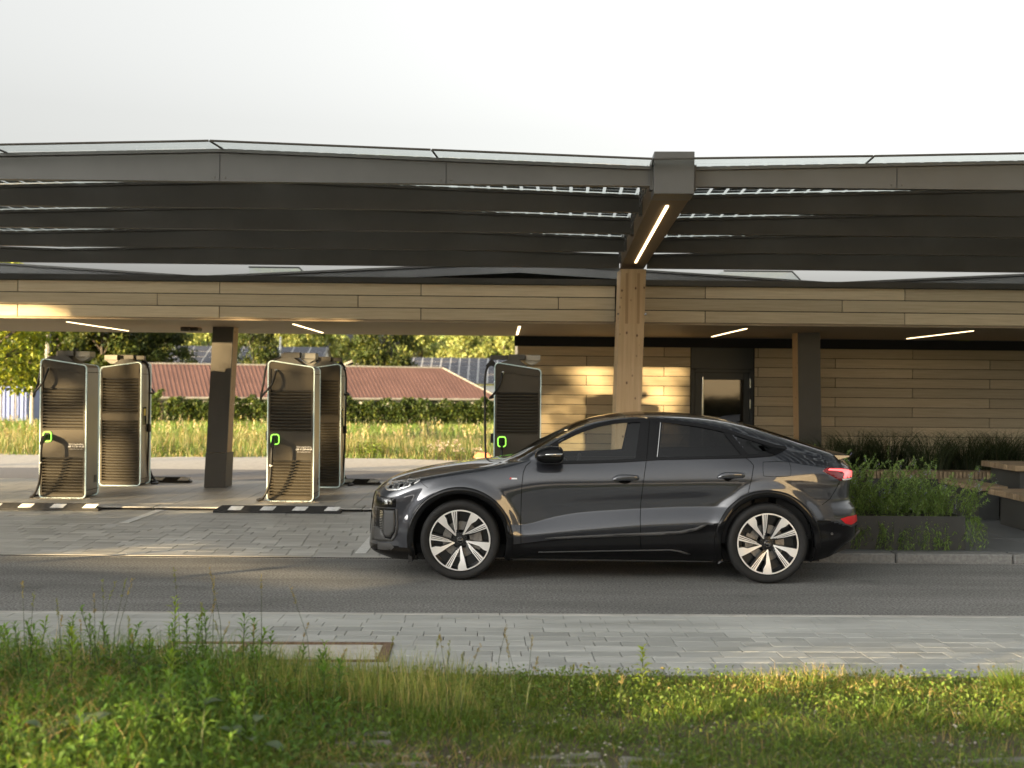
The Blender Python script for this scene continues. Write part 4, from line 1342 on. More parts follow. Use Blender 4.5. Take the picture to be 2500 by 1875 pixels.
for k in range(-5, 7):      # joints and fixing plates of the front beam
    x = -2.64 + k * 2.1
    if abs(x - 1.56) < .4: continue
    zt_ = beam_z(x) - .04
    b = MB(); b.box((x - .003, 11.4165, 3.708), (x + .003, 11.4205, zt_)); b.build('beam_joint', M_BLACK, can, -CO)
    for dx in (-.05, .05):
        b = MB(); b.lathe_y([(0, 0), (0, .009), (.004, .011)], 10, (x + dx, 11.415, 3.74)); b.build('beam_bolt', M_METAL2, can, -CO)
# glass panes with solar cells
PW = 2.0
for k in range(-7, 7):
    xa = -2.64 + k * PW
    for r in range(4):
        y0, y1 = BY[r] + .03, BY[r + 1] + .03
        ya = y0 - .36 if r == 0 else y0
        sh0, sh1 = .36 * (ya - 11.36) / 6.9, .36 * (y1 - 11.36) / 6.9
        d0, d1 = (BZ[r] - 3.706) * .75, (BZ[r + 1] - 3.706) * .75
        if r == 0: d0 = .0
        def Z(X, Y): return beam_z(X) + d0 + (d1 - d0) * (Y - y0) / (y1 - y0)
        xb = xa + PW - .012
        b = MB()
        q = [(xa + sh0, ya, Z(xa, ya)), (xb + sh0, ya, Z(xb, ya)), (xb + sh1, y1 - .006, Z(xb, y1)), (xa + sh1, y1 - .006, Z(xa, y1))]
        b.add(q + [(p[0], p[1], p[2] + .016) for p in q], [(3,2,1,0),(4,5,6,7),(0,1,5,4),(1,2,6,5),(2,3,7,6),(3,0,4,7)])
        pane = b.build('glass_pane', M_PGLASS, can, -CO)
        b = MB(); b.tube([(xa + sh0, ya - .004, Z(xa, ya) + .008), (xb + sh0, ya - .004, Z(xb, ya) + .008)], .011, 5)
        if r == 0: b.tube([(xa + sh0, ya, Z(xa, ya) + .006), (xa + .36 * .05, y0, Z(xa, y0) + .006)], .010, 5); b.build('pane_edge', M_METAL2, pane)
        b = MB()
        ncx = 11; px_ = (PW - .06) / ncx; ncy = 10; py_ = (y1 - y0 - .06) / ncy
        for i in range(ncx):
            for j in range(ncy):
                X0 = xa + .03 + i * px_ + .016; X1 = X0 + px_ - .034
                Y0 = y0 + .05 + j * py_ + .004; Y1 = Y0 + py_ - .010
                def sft(Y): return .36 * (Y - 11.36) / 6.9
                b.add([(X0 + sft(Y0), Y0, Z(X0, Y0) + .0185), (X1 + sft(Y0), Y0, Z(X1, Y0) + .0185), (X1 + sft(Y1), Y1, Z(X1, Y1) + .0185), (X0 + sft(Y1), Y1, Z(X0, Y1) + .0185)], [(0,1,2,3)])
        o = b.build('solar_cells', M_CELL, pane, fix=False); o['kind'] = 'stuff'
# cantilever beams
def cantilever(x, lab):
    o = empty('cantilever_beam', (x, 11.30, 3.60), -math.atan2(.36, 6.9))
    tag(o, lab, 'beam')
    b = MB(); b.box((-.178, .06, .022), (.178, 7.3, .36)); b.build('timber_beam', M_BEAMW, o)
    b = MB(); b.cbox((-.185, -.01, .015), (.185, .40, .405), .004); b.build('end_casing', M_METAL, o)
    b = MB(); b.box((-.185, .41, .365), (.185, 7.3, .40)); b.build('top_cover', M_METAL2, o)
    b = MB(); b.box((-.014, .75, .008), (.014, 3.30, .021)); b.box((-.014, 3.33, .008), (.014, 6.25, .021)); b.build('light_strip', M_LED, o)
    for k, yy in enumerate(BY):
        for sx in (-1, 1):
            b = MB(); b.box((sx * .18, yy - 11.30 - .02, .07), (sx * .215, yy - 11.30 + .10, .30)); b.build('beam_hanger', M_METAL2, o)
            if sx < 0 and k < 4:
                # perforated cable tray between the beams
                for t in range(5):
                    b = MB(); b.tube([(-.225, yy - 11.30 + .25 + .27 * t, .12), (-.225, yy - 11.30 + .25 + .27 * t, .33)], .006, 4); b.build('tray_rung', M_DGREY, o)
                b = MB()
                for zz in (.13, .20, .27, .33): b.tube([(-.225, yy - 11.30 + .18, zz), (-.225, yy - 11.30 + 1.45, zz)], .005, 4)
                b.build('tray_wire', M_DGREY, o)
cantilever(1.565, 'timber canopy beam with grey metal end box and lit strip underneath')
# ================================================================== chargers, stops, planters, seats
M_CHDARK = pbsdf('charger_bronze_grey', (.062, .052, .036), .42, .3)
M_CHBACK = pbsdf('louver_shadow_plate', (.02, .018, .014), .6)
M_CHSIDE = noisy('charger_silver_side', (.34, .325, .28), (.39, .37, .32), 2, 4, rough=(.34, .44), metal=.55)
M_CHTOP = pbsdf('charger_top_grey', (.10, .095, .085), .45, .3)
M_MINT = pbsdf('mint_light_frame', (.62, .74, .70), .4, emit=(.70, .92, .86), estr=.03)
M_GREEN = pbsdf('green_ring', (.25, .85, .06), .4, emit=(.36, 1.0, .10), estr=.28)
M_CABLE = pbsdf('black_cable', (.012, .011, .010), .45)
M_SCREEN = pbsdf('screen', (.02, .022, .02), .1)
M_LETTER = pbsdf('white_lettering', (.80, .78, .74), .5)
M_YEL = pbsdf('yellow_label', (.45, .42, .08), .5)

def rrect(x0, x1, z0, zl, zr, r, k=5):
    """rounded outline; the top runs from zl (left) to zr (right)"""
    pts = []
    cs = [(x0 + r, z0 + r, 180, 270), (x1 - r, z0 + r, 270, 360), (x1 - r, zr - r, 0, 90), (x0 + r, zl - r, 90, 180)]
    for (cx_, cz_, a0, a1) in cs:
        for q in range(k + 1):
            a = R_(a0 + (a1 - a0) * q / k); pts.append((cx_ + r * math.cos(a), cz_ + r * math.sin(a)))
    return pts

CW, CD, ZL, ZR = .355, .60, 2.14, 2.055
louv_b = MB()
louv_b.prism([(0, 0), (.0, .011), (.036, .031), (.036, .022)], 'x', -.311, .311)
LOUV = louv_b.mesh('louver_slat', M_CHDARK)

def make_charger(loc, rz, label, ext, front=True):
    o = empty('charging_station', loc, rz)
    tag(o, label, 'charger', 'charging stations on the island')
    # carcass
    b = MB(); b.prism(rrect(-CW + .004, CW - .004, .012, ZL - .006, ZR - .006, .065), 'y', .05, CD - .05)
    b.build('cabinet', M_CHSIDE, o, smooth=35)
    outer = rrect(-CW, CW, .0, ZL, ZR, .068)
    # front skin with the two louver openings and the upper recess cut out of it: frame pieces
    def fp(name, poly, y0, y1, mat, par=o, sm=False):
        b = MB(); b.prism(poly, 'y', y0, y1); return b.build(name, mat, par, smooth=sm)
    inner = rrect(-CW + .014, CW - .014, .014, ZL - .014, ZR - .014, .056)
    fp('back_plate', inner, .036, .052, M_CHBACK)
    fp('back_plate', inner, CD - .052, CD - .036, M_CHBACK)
    # front panels stand proud of the back plate
    fp('front_panel', [(-.338, .63), (.338, .63), (.338, 1.055), (-.338, 1.055)], -.010, .036, M_CHDARK)
    fp('front_panel', [(-.338, .075), (-.312, .075), (-.312, .628), (-.338, .628)], -.010, .036, M_CHDARK)
    fp('front_panel', [(.312, .075), (.338, .075), (.338, .628), (.312, .628)], -.010, .036, M_CHDARK)
    fp('front_panel', [(-.338, 1.057), (-.312, 1.057), (-.312, 2.03), (-.338, 2.03)], -.010, .036, M_CHDARK)
    fp('front_panel', [(.312, 1.057), (.338, 1.057), (.338, 1.96), (.312, 1.96)], -.010, .036, M_CHDARK)
    fp('front_panel', [(-.312, 2.012), (.312, 1.925), (.338, 1.962), (.33, 2.0), (.29, 2.036), (-.29, 2.115), (-.325, 2.09), (-.338, 2.032)], -.010, .036, M_CHDARK)
    fp('front_panel', [(-.32, .03), (.32, .03), (.338, .073), (-.338, .073)], -.010, .036, M_CHDARK)
    fp('upper_panel', [(-.310, 1.69), (.310, 1.69), (.310, 1.922), (-.310, 2.008)], .006, .036, M_CHDARK)
    n1 = 13 if front else 13
    for k in range(n1):
        link('louver_slat', LOUV, o, (0, -.010, 1.062 + k * .048))
    for k in range(12):
        link('louver_slat', LOUV, o, (0, -.010, .078 + k * .0455))
    # rear face: full height louvers
    YR = CD + .010
    def rp_(poly): 
        b = MB(); b.prism(poly, 'y', CD - .036, YR); return b.build('rear_panel', M_CHDARK, o)
    rp_([(-.338, .075), (-.312, .075), (-.312, 2.03), (-.338, 2.03)]); rp_([(.312, .075), (.338, .075), (.338, 1.96), (.312, 1.96)])
    rp_([(-.312, 1.86), (.312, 1.86), (.338, 1.962), (.33, 2.0), (.29, 2.036), (-.29, 2.115), (-.325, 2.09), (-.338, 2.032)])
    rp_([(-.311, 1.13), (.311, 1.13), (.311, 1.25), (-.311, 1.25)]); rp_([(-.32, .03), (.32, .03), (.338, .073), (-.338, .073)])
    for k in range(12): link('louver_slat', LOUV, o, (0, YR, 1.262 + k * .0495), (0, 0, PI))
    for k in range(22): link('louver_slat', LOUV, o, (0, YR, .078 + k * .0478), (0, 0, PI))
    # light frame round the edge
    fr = MB(); pts = rrect(-CW + .006, CW - .006, .006, ZL - .006, ZR - .006, .062, 6)
    n_ = len(pts); vs = []; fs = []
    mid = (0, 1.05)
    for (y, s) in ((-.013, 1.0), (-.013, -1.0), (.020, -1.0), (.020, 1.0)):
        for i, (x, z) in enumerate(pts):
            p0, p1 = pts[i - 1], pts[(i + 1) % n_]
            t = Vector((p1[0] - p0[0], p1[1] - p0[1])).normalized(); nn = Vector((t.y, -t.x))
            vs.append((x + nn.x * .0065 * s, y, z + nn.y * .0065 * s))
    for a in range(4):
        c = (a + 1) % 4
        for i in range(n_):
            j = (i + 1) % n_
            fs.append((a*n_+i, a*n_+j, c*n_+j, c*n_+i))
    fr.add(vs, fs); fm_ = fr.mesh('light_frame', M_MINT, 40); link('light_frame', fm_, o); link('light_frame', fm_, o, (0, CD - .008, 0))
    # side seams and plinth
    for sx in (-1, 1):
        b = MB(); b.box((sx * CW - (.004 if sx > 0 else -.0), .05, .115), (sx * CW + (.001 if sx > 0 else -.001), CD - .01, .121)); b.build('side_seam', M_SEAM, o)
        b = MB(); b.box((sx * CW - .003, .05, 1.93), (sx * CW + .0015, CD - .01, 1.937)); b.build('side_seam', M_SEAM, o)
    b = MB(); b.box((CW - .002, .40, .22), (CW + .003, .50, .33)); b.build('rating_plate', M_CHTOP, o)
    # roof wedge and cable arm
    b = MB(); b.prism([(-.30, ZL - .012), (.02, ZL - .05), (.16, ZR + .02), (.02, ZL + .045), (-.12, ZL + .055)], 'y', .10, CD - .06); b.build('roof_wedge', M_CHTOP, o)
    arm = empty('cable_arm', (0, 0, 0), 0, o)
    b = MB(); b.cbox((-.14, .10, ZL + .042), (.115, .34, ZL + .128), .008); b.build('arm_box', M_CHTOP, arm)
    b = MB(); b.cbox((.118, .16, ZL + .030), (.345, .42, ZL + .122), .008); b.build('arm_box', M_CHSIDE, arm)
    b = MB(); b.prism([(.10, ZL + .03), (.34, ZL + .03), (.24, ZL - .03), (.18, ZL - .03)], 'y', .2, .4); b.build('arm_foot', M_CHSIDE, arm)
    ex = -.20 - ext
    b = MB(); b.cbox((ex, .22, ZL + .045), (-.142, .30, ZL + .115), .006); b.build('arm_boom', M_CHTOP, arm)
    if ext > .05:
        tx = ex + .02; tz = ZL + .035
        b = MB(); b.prism([(tx - .012, tz + .02), (tx + .012, tz + .02), (tx + .09, tz - .085), (tx + .07, tz - .11), (tx + .03, tz - .075), (tx - .03, tz - .075), (tx - .07, tz - .11), (tx - .09, tz - .085)], 'y', .245, .275)
        b.build('cable_clamp', M_CABLE, arm)
        # loop: from the cabinet up over the clamp and down to the ground
        lo = [(-.235, -.03, 1.985), (-.25, -.08, 1.86), (-.33, -.06, 1.70), (min(-.42, tx + .02), .10, 1.60), (tx + .10, .20, 1.66), (tx + .115, .25, 1.82), (tx + .09, .26, 2.00), (tx + .05, .26, tz - .09), (tx, .26, tz - .068), (tx - .05, .26, tz - .09), (tx - .085, .26, 2.0), (tx - .10, .26, 1.80), (tx - .095, .25, 1.4), (tx - .08, .22, .8), (tx - .05, .18, .25), (tx - .01, .14, .03), (tx + .10, .05, .018)]
    else:
        lo = [(-.225, -.01, 1.995), (-.228, -.07, 1.93), (-.26, -.12, 1.80), (-.33, -.12, 1.70), (-.42, -.06, 1.61), (-.47, .06, 1.56), (-.46, .18, 1.75), (-.40, .25, 2.1), (ex + .02, .26, ZL + .05)]
    cr = smoothpts(lo, 6)
    b = MB(); b.tube(cr, .0165, 8); b.build('upper_cable', M_CABLE, o, smooth=True)
    b = MB(); b.cbox((-.245, -.03, 1.965), (-.205, .0, 2.005), .006); b.build('cable_gland', M_CHROME, o)
    # connector, its lit ring, its cable
    cx_, cz_ = -.232, .945
    rp = rrect(cx_ - .058, cx_ + .058, cz_ - .073, cz_ + .073, cz_ + .073, .036, 5)
    b = MB(); b.tube([(x, -.020, z) for x, z in rp] + [(rp[0][0], -.020, rp[0][1])], .0095, 6, False); ring = b.build('socket_ring', M_GREEN, o, smooth=True)
    b = MB(); b.prism(rrect(cx_ - .05, cx_ + .05, cz_ - .065, cz_ + .065, cz_ + .065, .03), 'y', -.016, -.008); b.build('socket', M_CABLE, o)
    plug = empty('plug', (0, 0, 0), 0, o)
    b = MB(); b.cbox((cx_ - .032, -.10, cz_ - .045), (cx_ + .032, -.015, cz_ + .040), .012); b.build('plug_head', M_CABLE, plug)
    hp = [(-.09, cz_ + .035), (-.20, cz_ - .005), (-.275, cz_ - .085), (-.265, cz_ - .115), (-.21, cz_ - .085), (-.16, cz_ - .065), (-.09, cz_ - .045)]
    b = MB(); b.prism(hp, 'x', cx_ - .022, cx_ + .022); b.build('plug_grip', M_CABLE, plug)
    cab = smoothpts([(cx_, -.235, cz_ - .085), (cx_ - .002, -.26, cz_ - .20), (cx_ - .008, -.25, cz_ - .36), (cx_ - .03, -.21, cz_ - .58), (cx_ - .08, -.17, cz_ - .76), (cx_ - .16, -.12, .06), (cx_ - .24, -.02, .018), (cx_ - .28, .12, .018), (cx_ - .22, .26, .02)], 6)
    b = MB(); b.tube(cab, .0185, 8); cb = b.build('charging_cable', M_CABLE, o, smooth=True)
    b = MB(); b.tube([(cx_ - .012, -.249, .575), (cx_ - .016, -.245, .553)], .023, 8); b.build('cable_band', M_LETTER, cb)
    # lettering
    if front:
        text_mesh('hotline_lettering', 'Störungshotline', .036, M_LETTER, o, (.205, -.0115, .832))
        text_mesh('hotline_lettering', '(08 41) 89-44 68', .036, M_LETTER, o, (.205, -.0115, .795), bold=True)
        text_mesh('hotline_lettering', 'Haftungshinweis zum Laden', .0185, M_LETTER, o, (.205, -.0115, .757))
    # user side (left): display and card reader
    b = MB(); b.box((-CW - .004, .30, 1.05), (-CW + .002, .48, 1.36)); b.build('display', M_SCREEN, o)
    b = MB(); b.box((-CW - .006, .32, 1.21), (-CW - .0038, .46, 1.33)); b.build('display_image', M_YEL, o)
    b = MB(); b.cbox((-CW - .05, .14, .92), (-CW + .0, .24, 1.06), .006); b.build('card_reader', M_CABLE, o)
    # gravel collar
    s = stones('gravel', -CW - .10, CW + .10, -.10, .02, -.002, 260, .006, .014, M_STONEG, o); s['kind'] = 'stuff'
    return o

def smoothpts(pts, k=5):
    out = []; n_ = len(pts)
    for i in range(n_ - 1):
        g = lambda q: Vector(pts[max(0, min(n_ - 1, q))])
        p0, p1, p2, p3 = g(i-1), g(i), g(i+1), g(i+2)
        for q in range(k):
            t = q / k
            out.append(.5 * ((2*p1) + (p2-p0)*t + (2*p0-5*p1+4*p2-p3)*t*t + (3*p1-p0-3*p2+p3)*t**3))
    out.append(Vector(pts[-1]))
    return out

IZ = .047
make_charger((-6.72, 18.88, IZ), 0, 'front charging station at far left with its gold lit louvers, nearest the picture edge', 0)
make_charger((-6.58, 21.85, IZ), PI, 'rear charging station standing behind the leftmost one, display side showing', .12)
make_charger((-3.20, 18.66, IZ), 0, 'front charging station just right of the brown clad column', 0)
make_charger((-3.14, 21.88, IZ), PI, 'rear charging station half hidden behind the middle front one', .12)
make_charger((.235, 18.55, IZ), 0, 'charging station behind the car bonnet with cable arm swung left', .22)

# wheel stops
M_RUBBER = noisy('stop_rubber', (.016, .016, .015), (.030, .028, .025), 18, 5, rough=(.6, .8), bump=.1)
M_REFL = noisy('white_reflector', (.55, .55, .53), (.74, .74, .72), 12, 5, rough=(.5, .7))
def wheel_stop(x0, y0, z, label):
    o = empty('wheel_stop', (x0 + .9, y0, z))
    tag(o, label, 'wheel stop', 'rubber wheel stops in the bays')
    b = MB(); L2, h, d = .90, .10, .15
    lo = [(-L2, 0), (L2, 0), (L2, d), (-L2, d)]; vs = []
    vs += [(x, y, 0) for x, y in lo]
    vs += [(-L2, 0, .030), (L2, 0, .030), (L2, d, .030), (-L2, d, .030)]
    vs += [(-L2 + .11, .042, h), (L2 - .11, .042, h), (L2 - .11, d - .042, h), (-L2 + .11, d - .042, h)]
    fs = [(3,2,1,0)]
    for a in (0, 4):
        for i in range(4): fs.append((a+i, a+(i+1)%4, a+4+(i+1)%4, a+4+i))
    fs.append((8,9,10,11))
    b.add(vs, fs); b.build('rubber_body', M_RUBBER, o)
    for k in range(4):
        xc = -.70 + k * .455
        b = MB()
        for (y, zz) in ((-.0015, .0325), (.0395, .0985)):
            pass
        sl = .07 / .042
        p = [(xc, .006, .030 + .006 * sl), (xc + .185, .006, .030 + .006 * sl), (xc + .235, .038, .030 + .038 * sl), (xc + .055, .038, .030 + .038 * sl)]
        b.add([(x, y - .002, zz + .0015) for x, y, zz in p] + [(x, y + .004, zz - .003) for x, y, zz in p], [(0,1,2,3),(7,6,5,4),(0,4,5,1),(1,5,6,2),(2,6,7,3),(3,7,4,0)])
        b.build('reflective_patch', M_REFL, o)
wheel_stop(-7.52, 17.50, .002, 'black rubber wheel stop with white patches, cut by the left picture edge')
wheel_stop(-4.07, 17.40, .002, 'black rubber wheel stop with four white patches before the middle charger')
wheel_stop(-.66, 17.35, .002, 'black rubber wheel stop hidden behind the nose of the car')
wheel_stop(-7.36, 22.02, IZ, 'rear rubber wheel stop reaching out beside the leftmost pair of chargers')
wheel_stop(-3.96, 21.40 + .55, IZ, 'rear rubber wheel stop reaching out beside the middle pair of chargers')
# ================================================================== terrace: planter, seats, tall grass
M_PLANTER = noisy('planter_steel', (.030, .032, .031), (.042, .044, .042), 3, 5, rough=(.5, .65), metal=.2)
M_SEATW = wood_mat('seat_wood', (.15, .105, .06), (.24, .175, .105), (1.0, 22, 22), .18)
M_SOIL = noisy('planter_soil', (.02, .016, .01), (.04, .03, .02), 12, 6, rough=(.9, 1))
M_LEAF = leaf_mat('leaf', transl=.35)
M_NEEDLE = leaf_mat('needle_leaf', transl=.25)
M_FLOWER = leaf_mat('small_flower', transl=.4)
TZ = .097
pl = empty('planter_box', (4.02, 13.30, TZ))
tag(pl, 'long charcoal steel planter box behind the car on the kerb', 'planter')
for nm, a, c in (('planter_side', (-1.02, 0, 0), (1.02, .012, .365)), ('planter_side', (-1.02, .70, 0), (1.02, .712, .365)), ('planter_side', (-1.02, .0125, 0), (-1.008, .6995, .365)), ('planter_side', (1.008, .0125, 0), (1.02, .6995, .365))):
    b = MB(); b.box(a, c); b.build(nm, M_PLANTER, pl)
b = MB(); b.box((-1.006, .0135, .01), (1.006, .6985, .325)); b.build('soil', M_SOIL, pl)
b = MB(); b.box((-.30, -.002, .0), (-.298, .0, .365)); b.build('panel_seam', M_SEAM, pl)

class Fol:
    """collects leaves and blades as arrays"""
    def __init__(s): s.V = []; s.F = []; s.C = []; s.n = 0
    def quads(s, P4, C):      # P4 (n,4,3), C (n,3)
        n = len(P4)
        if n == 0: return
        s.V.append(P4.reshape(-1, 3)); s.F.append(np.arange(n * 4).reshape(n, 4) + s.n)
        s.C.append(np.repeat(C, 4, 0)); s.n += n * 4
    def leaves(s, P, D, size, width, C, droop=.25, roll=None):
        """pointed leaves: base P, direction D (n,3), one folded pair of quads each"""
        n = len(P)
        if n == 0: return
        D = D / np.maximum(np.linalg.norm(D, axis=1, keepdims=True), 1e-9)
        up = np.tile(np.array([0, 0, 1.]), (n, 1)) + rng.normal(0, .35 if roll is None else roll, (n, 3))
        S = np.cross(D, up); S /= np.maximum(np.linalg.norm(S, axis=1, keepdims=True), 1e-9)
        Nn = np.cross(S, D)
        size = np.broadcast_to(size, (n,))[:, None]; width = np.broadcast_to(width, (n,))[:, None]
        mid = P + D * size * .45 + Nn * size * .04
        tip = P + D * size - np.array([0, 0, 1.]) * size * droop
        l = mid + S * width * .5 + Nn * width * .18; r = mid - S * width * .5 + Nn * width * .18
        s.quads(np.stack([P, r, tip, mid], 1), C); s.quads(np.stack([P, mid, tip, l], 1), C * .93)
    def blades(s, P, h, w, lean, C, seg=3, curl=1.0):
        """grass blades: base P, height h, width w, horizontal lean vector (n,2)"""
        n = len(P)
        if n == 0: return
        h = np.broadcast_to(h, (n,))[:, None]; w = np.broadcast_to(w, (n,))[:, None]
        a = rng.uniform(0, PI, n)
        S = np.stack([np.cos(a), np.sin(a), np.zeros(n)], 1)
        Ld = np.concatenate([lean, np.zeros((n, 1))], 1)
        ring = []
        for k in range(seg + 1):
            t = k / seg
            c = P + np.array([0, 0, 1.]) * h * (t - .18 * curl * t * t) + Ld * h * t ** 2
            ww = w * (1 - t) ** .7 if k < seg else w * .04
            ring.append((c - S * ww * .5, c + S * ww * .5))
        for k in range(seg):
            s.quads(np.stack([ring[k][0], ring[k][1], ring[k+1][1], ring[k+1][0]], 1), C * (.9 + .1 * k))
    def mesh(s, name, mat):
        return np_mesh(name, np.concatenate(s.V), np.concatenate(s.F), mat, np.concatenate(s.C))

def tints(n, base, var=.25, alt=None, pa=.0):
    c = np.array(base)[None] * rng.uniform(1 - var, 1 + var, (n, 1)) * rng.uniform(.92, 1.08, (n, 3))
    if alt is not None:
        k = rng.random(n) < pa
        c[k] = np.array(alt)[None] * rng.uniform(.8, 1.2, (k.sum(), 1))
    return c

def herb_bush(name, loc, n_st, rad, hgt, base, flower, label, group, trail=0):
    o = empty(name, loc); tag(o, label, 'shrub', group)
    f = Fol(); fl = Fol(); st = MB()
    for i in range(n_st + trail):
        tr = i >= n_st
        a = rng.uniform(0, 2 * PI); r = rad * math.sqrt(rng.random())
        p0 = np.array([r * math.cos(a) * 1.1, r * math.sin(a) * .8, 0])
        out = np.array([math.cos(a), math.sin(a) * .8])
        h = hgt * rng.uniform(.40, 1.12) * (1 - .35 * (r / rad) ** 2)
        sp = rng.uniform(.2, .95)
        if tr:
            a = rng.uniform(-2.6, -.5); out = np.array([math.cos(a), math.sin(a)]); p0 = np.array([rng.uniform(-rad, rad), -.28, .0])
            h = rng.uniform(.10, .22); sp = rng.uniform(.7, 1.3)
        K = 9; pts = []
        wob = rng.normal(0, .02, (K, 2))
        for k in range(K):
            t = k / (K - 1)
            z = h * t if not tr else h * 1.1 * t - h * 3.0 * t * t * rng.uniform(.85, 1.1)
            pts.append(np.array([p0[0] + out[0] * h * sp * t ** 1.5 + wob[k, 0] * t, p0[1] + out[1] * h * sp * t ** 1.5 * (.55 if tr else 1) + wob[k, 1] * t, p0[2] + z]))
        pts = np.array(pts)
        st.tube([tuple(p) for p in pts[::2]], [.004, .0035, .003, .0025, .0015], 3, False)
        m = int(105 * h / .5) + 16
        tt = rng.uniform(.12, 1, m); idx = np.minimum((tt * (K - 1)).astype(int), K - 2); fr = (tt * (K - 1) - idx)[:, None]
        P = pts[idx] * (1 - fr) + pts[idx + 1] * fr
        T = pts[idx + 1] - pts[idx]; T /= np.linalg.norm(T, axis=1, keepdims=True)
        D = T * .75 + rng.normal(0, .62, (m, 3))
        f.leaves(P, D, rng.uniform(.022, .055, m), rng.uniform(.006, .013, m), tints(m, base, .35), .1)
        if flower and not tr and rng.random() < .45:
            q = 10
            P = pts[-1] + np.stack([rng.normal(0, .008, q), rng.normal(0, .008, q), rng.uniform(-.07, .015, q)], 1)
            fl.leaves(P, rng.normal(0, 1, (q, 3)), .014, .010, tints(q, (.30, .28, .52), .2), 0)
    st.build('stem', pbsdf('stem_green', (.06, .08, .03), .7) if 'stem_green' not in bpy.data.materials else bpy.data.materials['stem_green'], o)
    link('foliage', f.mesh('foliage', M_NEEDLE), o)
    if fl.n: link('flowers', fl.mesh('flowers', M_FLOWER), o)
    return o
spots = [(3.25, 'leftmost, behind the car tail light'), (3.68, 'second from the car'), (4.10, 'in the middle of the planter'), (4.52, 'fourth from the car'), (4.88, 'rightmost, spilling over the planter end')]
for i, (x, t) in enumerate(spots):
    herb_bush('lavender_bush', (x, 13.64, TZ + .33), 78 if i < 3 else 60, .36, (.78, .74, .64, .50, .56)[i], (.17, .26, .065), True, 'green lavender bush with small blue flowers, ' + t, 'lavender bushes in the planter', 34 if i in (0, 2, 3, 4) else 22)
# one tall upright weed standing out of the planter
o = empty('tall_weed', (4.32, 13.6, TZ + .33)); tag(o, 'tall pale leafy weed standing above the lavender in the planter', 'weed')
f = Fol(); K = 40; tt = np.linspace(.3, 1, K)
P = np.stack([.03 * np.sin(tt * 5), .0 * tt, tt * .78], 1); a = np.arange(K) * 2.4
f.leaves(P, np.stack([np.cos(a), np.sin(a), .9 + 0 * a], 1), .10 * (1.25 - tt), .014, tints(K, (.14, .22, .06), .15), .35)
b = MB(); b.tube([(0, 0, 0), (.03, 0, .4), (.0, 0, .8)], [.005, .004, .002], 5); b.build('stem', M_LEAF, o); link('foliage', f.mesh('foliage', M_LEAF), o)

# tall ornamental grass in the bed in front of the wall
M_DARKGR = leaf_mat('ornamental_grass_blade', transl=.2)
bed = empty('raised_bed', (8.2, 19.15, TZ)); tag(bed, 'dark raised bed with slatted bench edge in front of the wood wall', 'planting bed')
b = MB(); b.box((-3.0, .30, 0), (5.0, 2.3, .40)); b.build('bed_soil', M_SOIL, bed)
b = MB(); b.box((-2.4, .02, .0), (5.0, .29, .345)); b.build('bench_body', M_PLANTER, bed)
sl = MB(); sl.cbox((0, 0, 0), (.046, .42, .115), .004); slm = sl.mesh('slat', M_SEATW)
for k in range(120):
    x = -2.4 + k * .0615
    if x > 5: break
    link('slat', slm, bed, (x, -.02, .350))
grp = 'ornamental grass clumps along the wall'
for i in range(12):
    x = 5.35 + i * .56 + rng.uniform(-.1, .1); y = 20.2 + rng.uniform(-.35, .5)
    o = empty('ornamental_grass', (x, y, TZ + .36)); tag(o, 'dark arching ornamental grass clump in the raised bed', 'grass clump', grp)
    f = Fol(); n = 420
    a = rng.uniform(0, 2 * PI, n); r = .30 * np.sqrt(rng.random(n))
    P = np.stack([r * np.cos(a), r * np.sin(a), np.zeros(n)], 1)
    a2 = a + rng.normal(0, .6, n); ll = rng.uniform(.15, .75, n)
    f.blades(P, rng.uniform(.65, 1.25, n) * (.85 if i == 0 else 1), rng.uniform(.008, .015, n), np.stack([np.cos(a2) * ll, np.sin(a2) * ll], 1), tints(n, (.030, .042, .016), .35, (.10, .095, .05), .05), 5, 2.2)
    link('foliage', f.mesh('foliage', M_DARKGR), o)

# table and benches
def plank_seat(name, x0, x1, y0, y1, ztop, th, label, cat, inset=.14):
    o = empty(name, (x0, y0, TZ)); tag(o, label, cat)
    n = int((y1 - y0) / .095); w = (y1 - y0) / n
    b = MB(); b.cbox((0, 0, 0), (x1 - x0, w - .006, th), .005); me = b.mesh('plank', M_SEATW)
    for k in range(n): link('plank', me, o, (rnd.uniform(-.006, .006), k * w, ztop - th))
    b = MB(); b.box((inset, inset, 0), (x1 - x0 - inset, y1 - y0 - inset, ztop - th - .002)); b.build('pedestal', M_PLANTER, o)
    return o
plank_seat('picnic_table', 6.80, 9.2, 16.2, 17.36, .745, .075, 'wood topped black pedestal table at the right picture edge', 'table', .10)
plank_seat('bench', 6.33, 6.76, 16.35, 17.75, .46, .065, 'small wooden bench left of the table, nearest the slatted bed', 'bench', .08)
plank_seat('bench', 6.38, 9.3, 14.9, 16.06, .455, .075, 'wide wooden bench before the table, cut by the right edge', 'bench', .12)
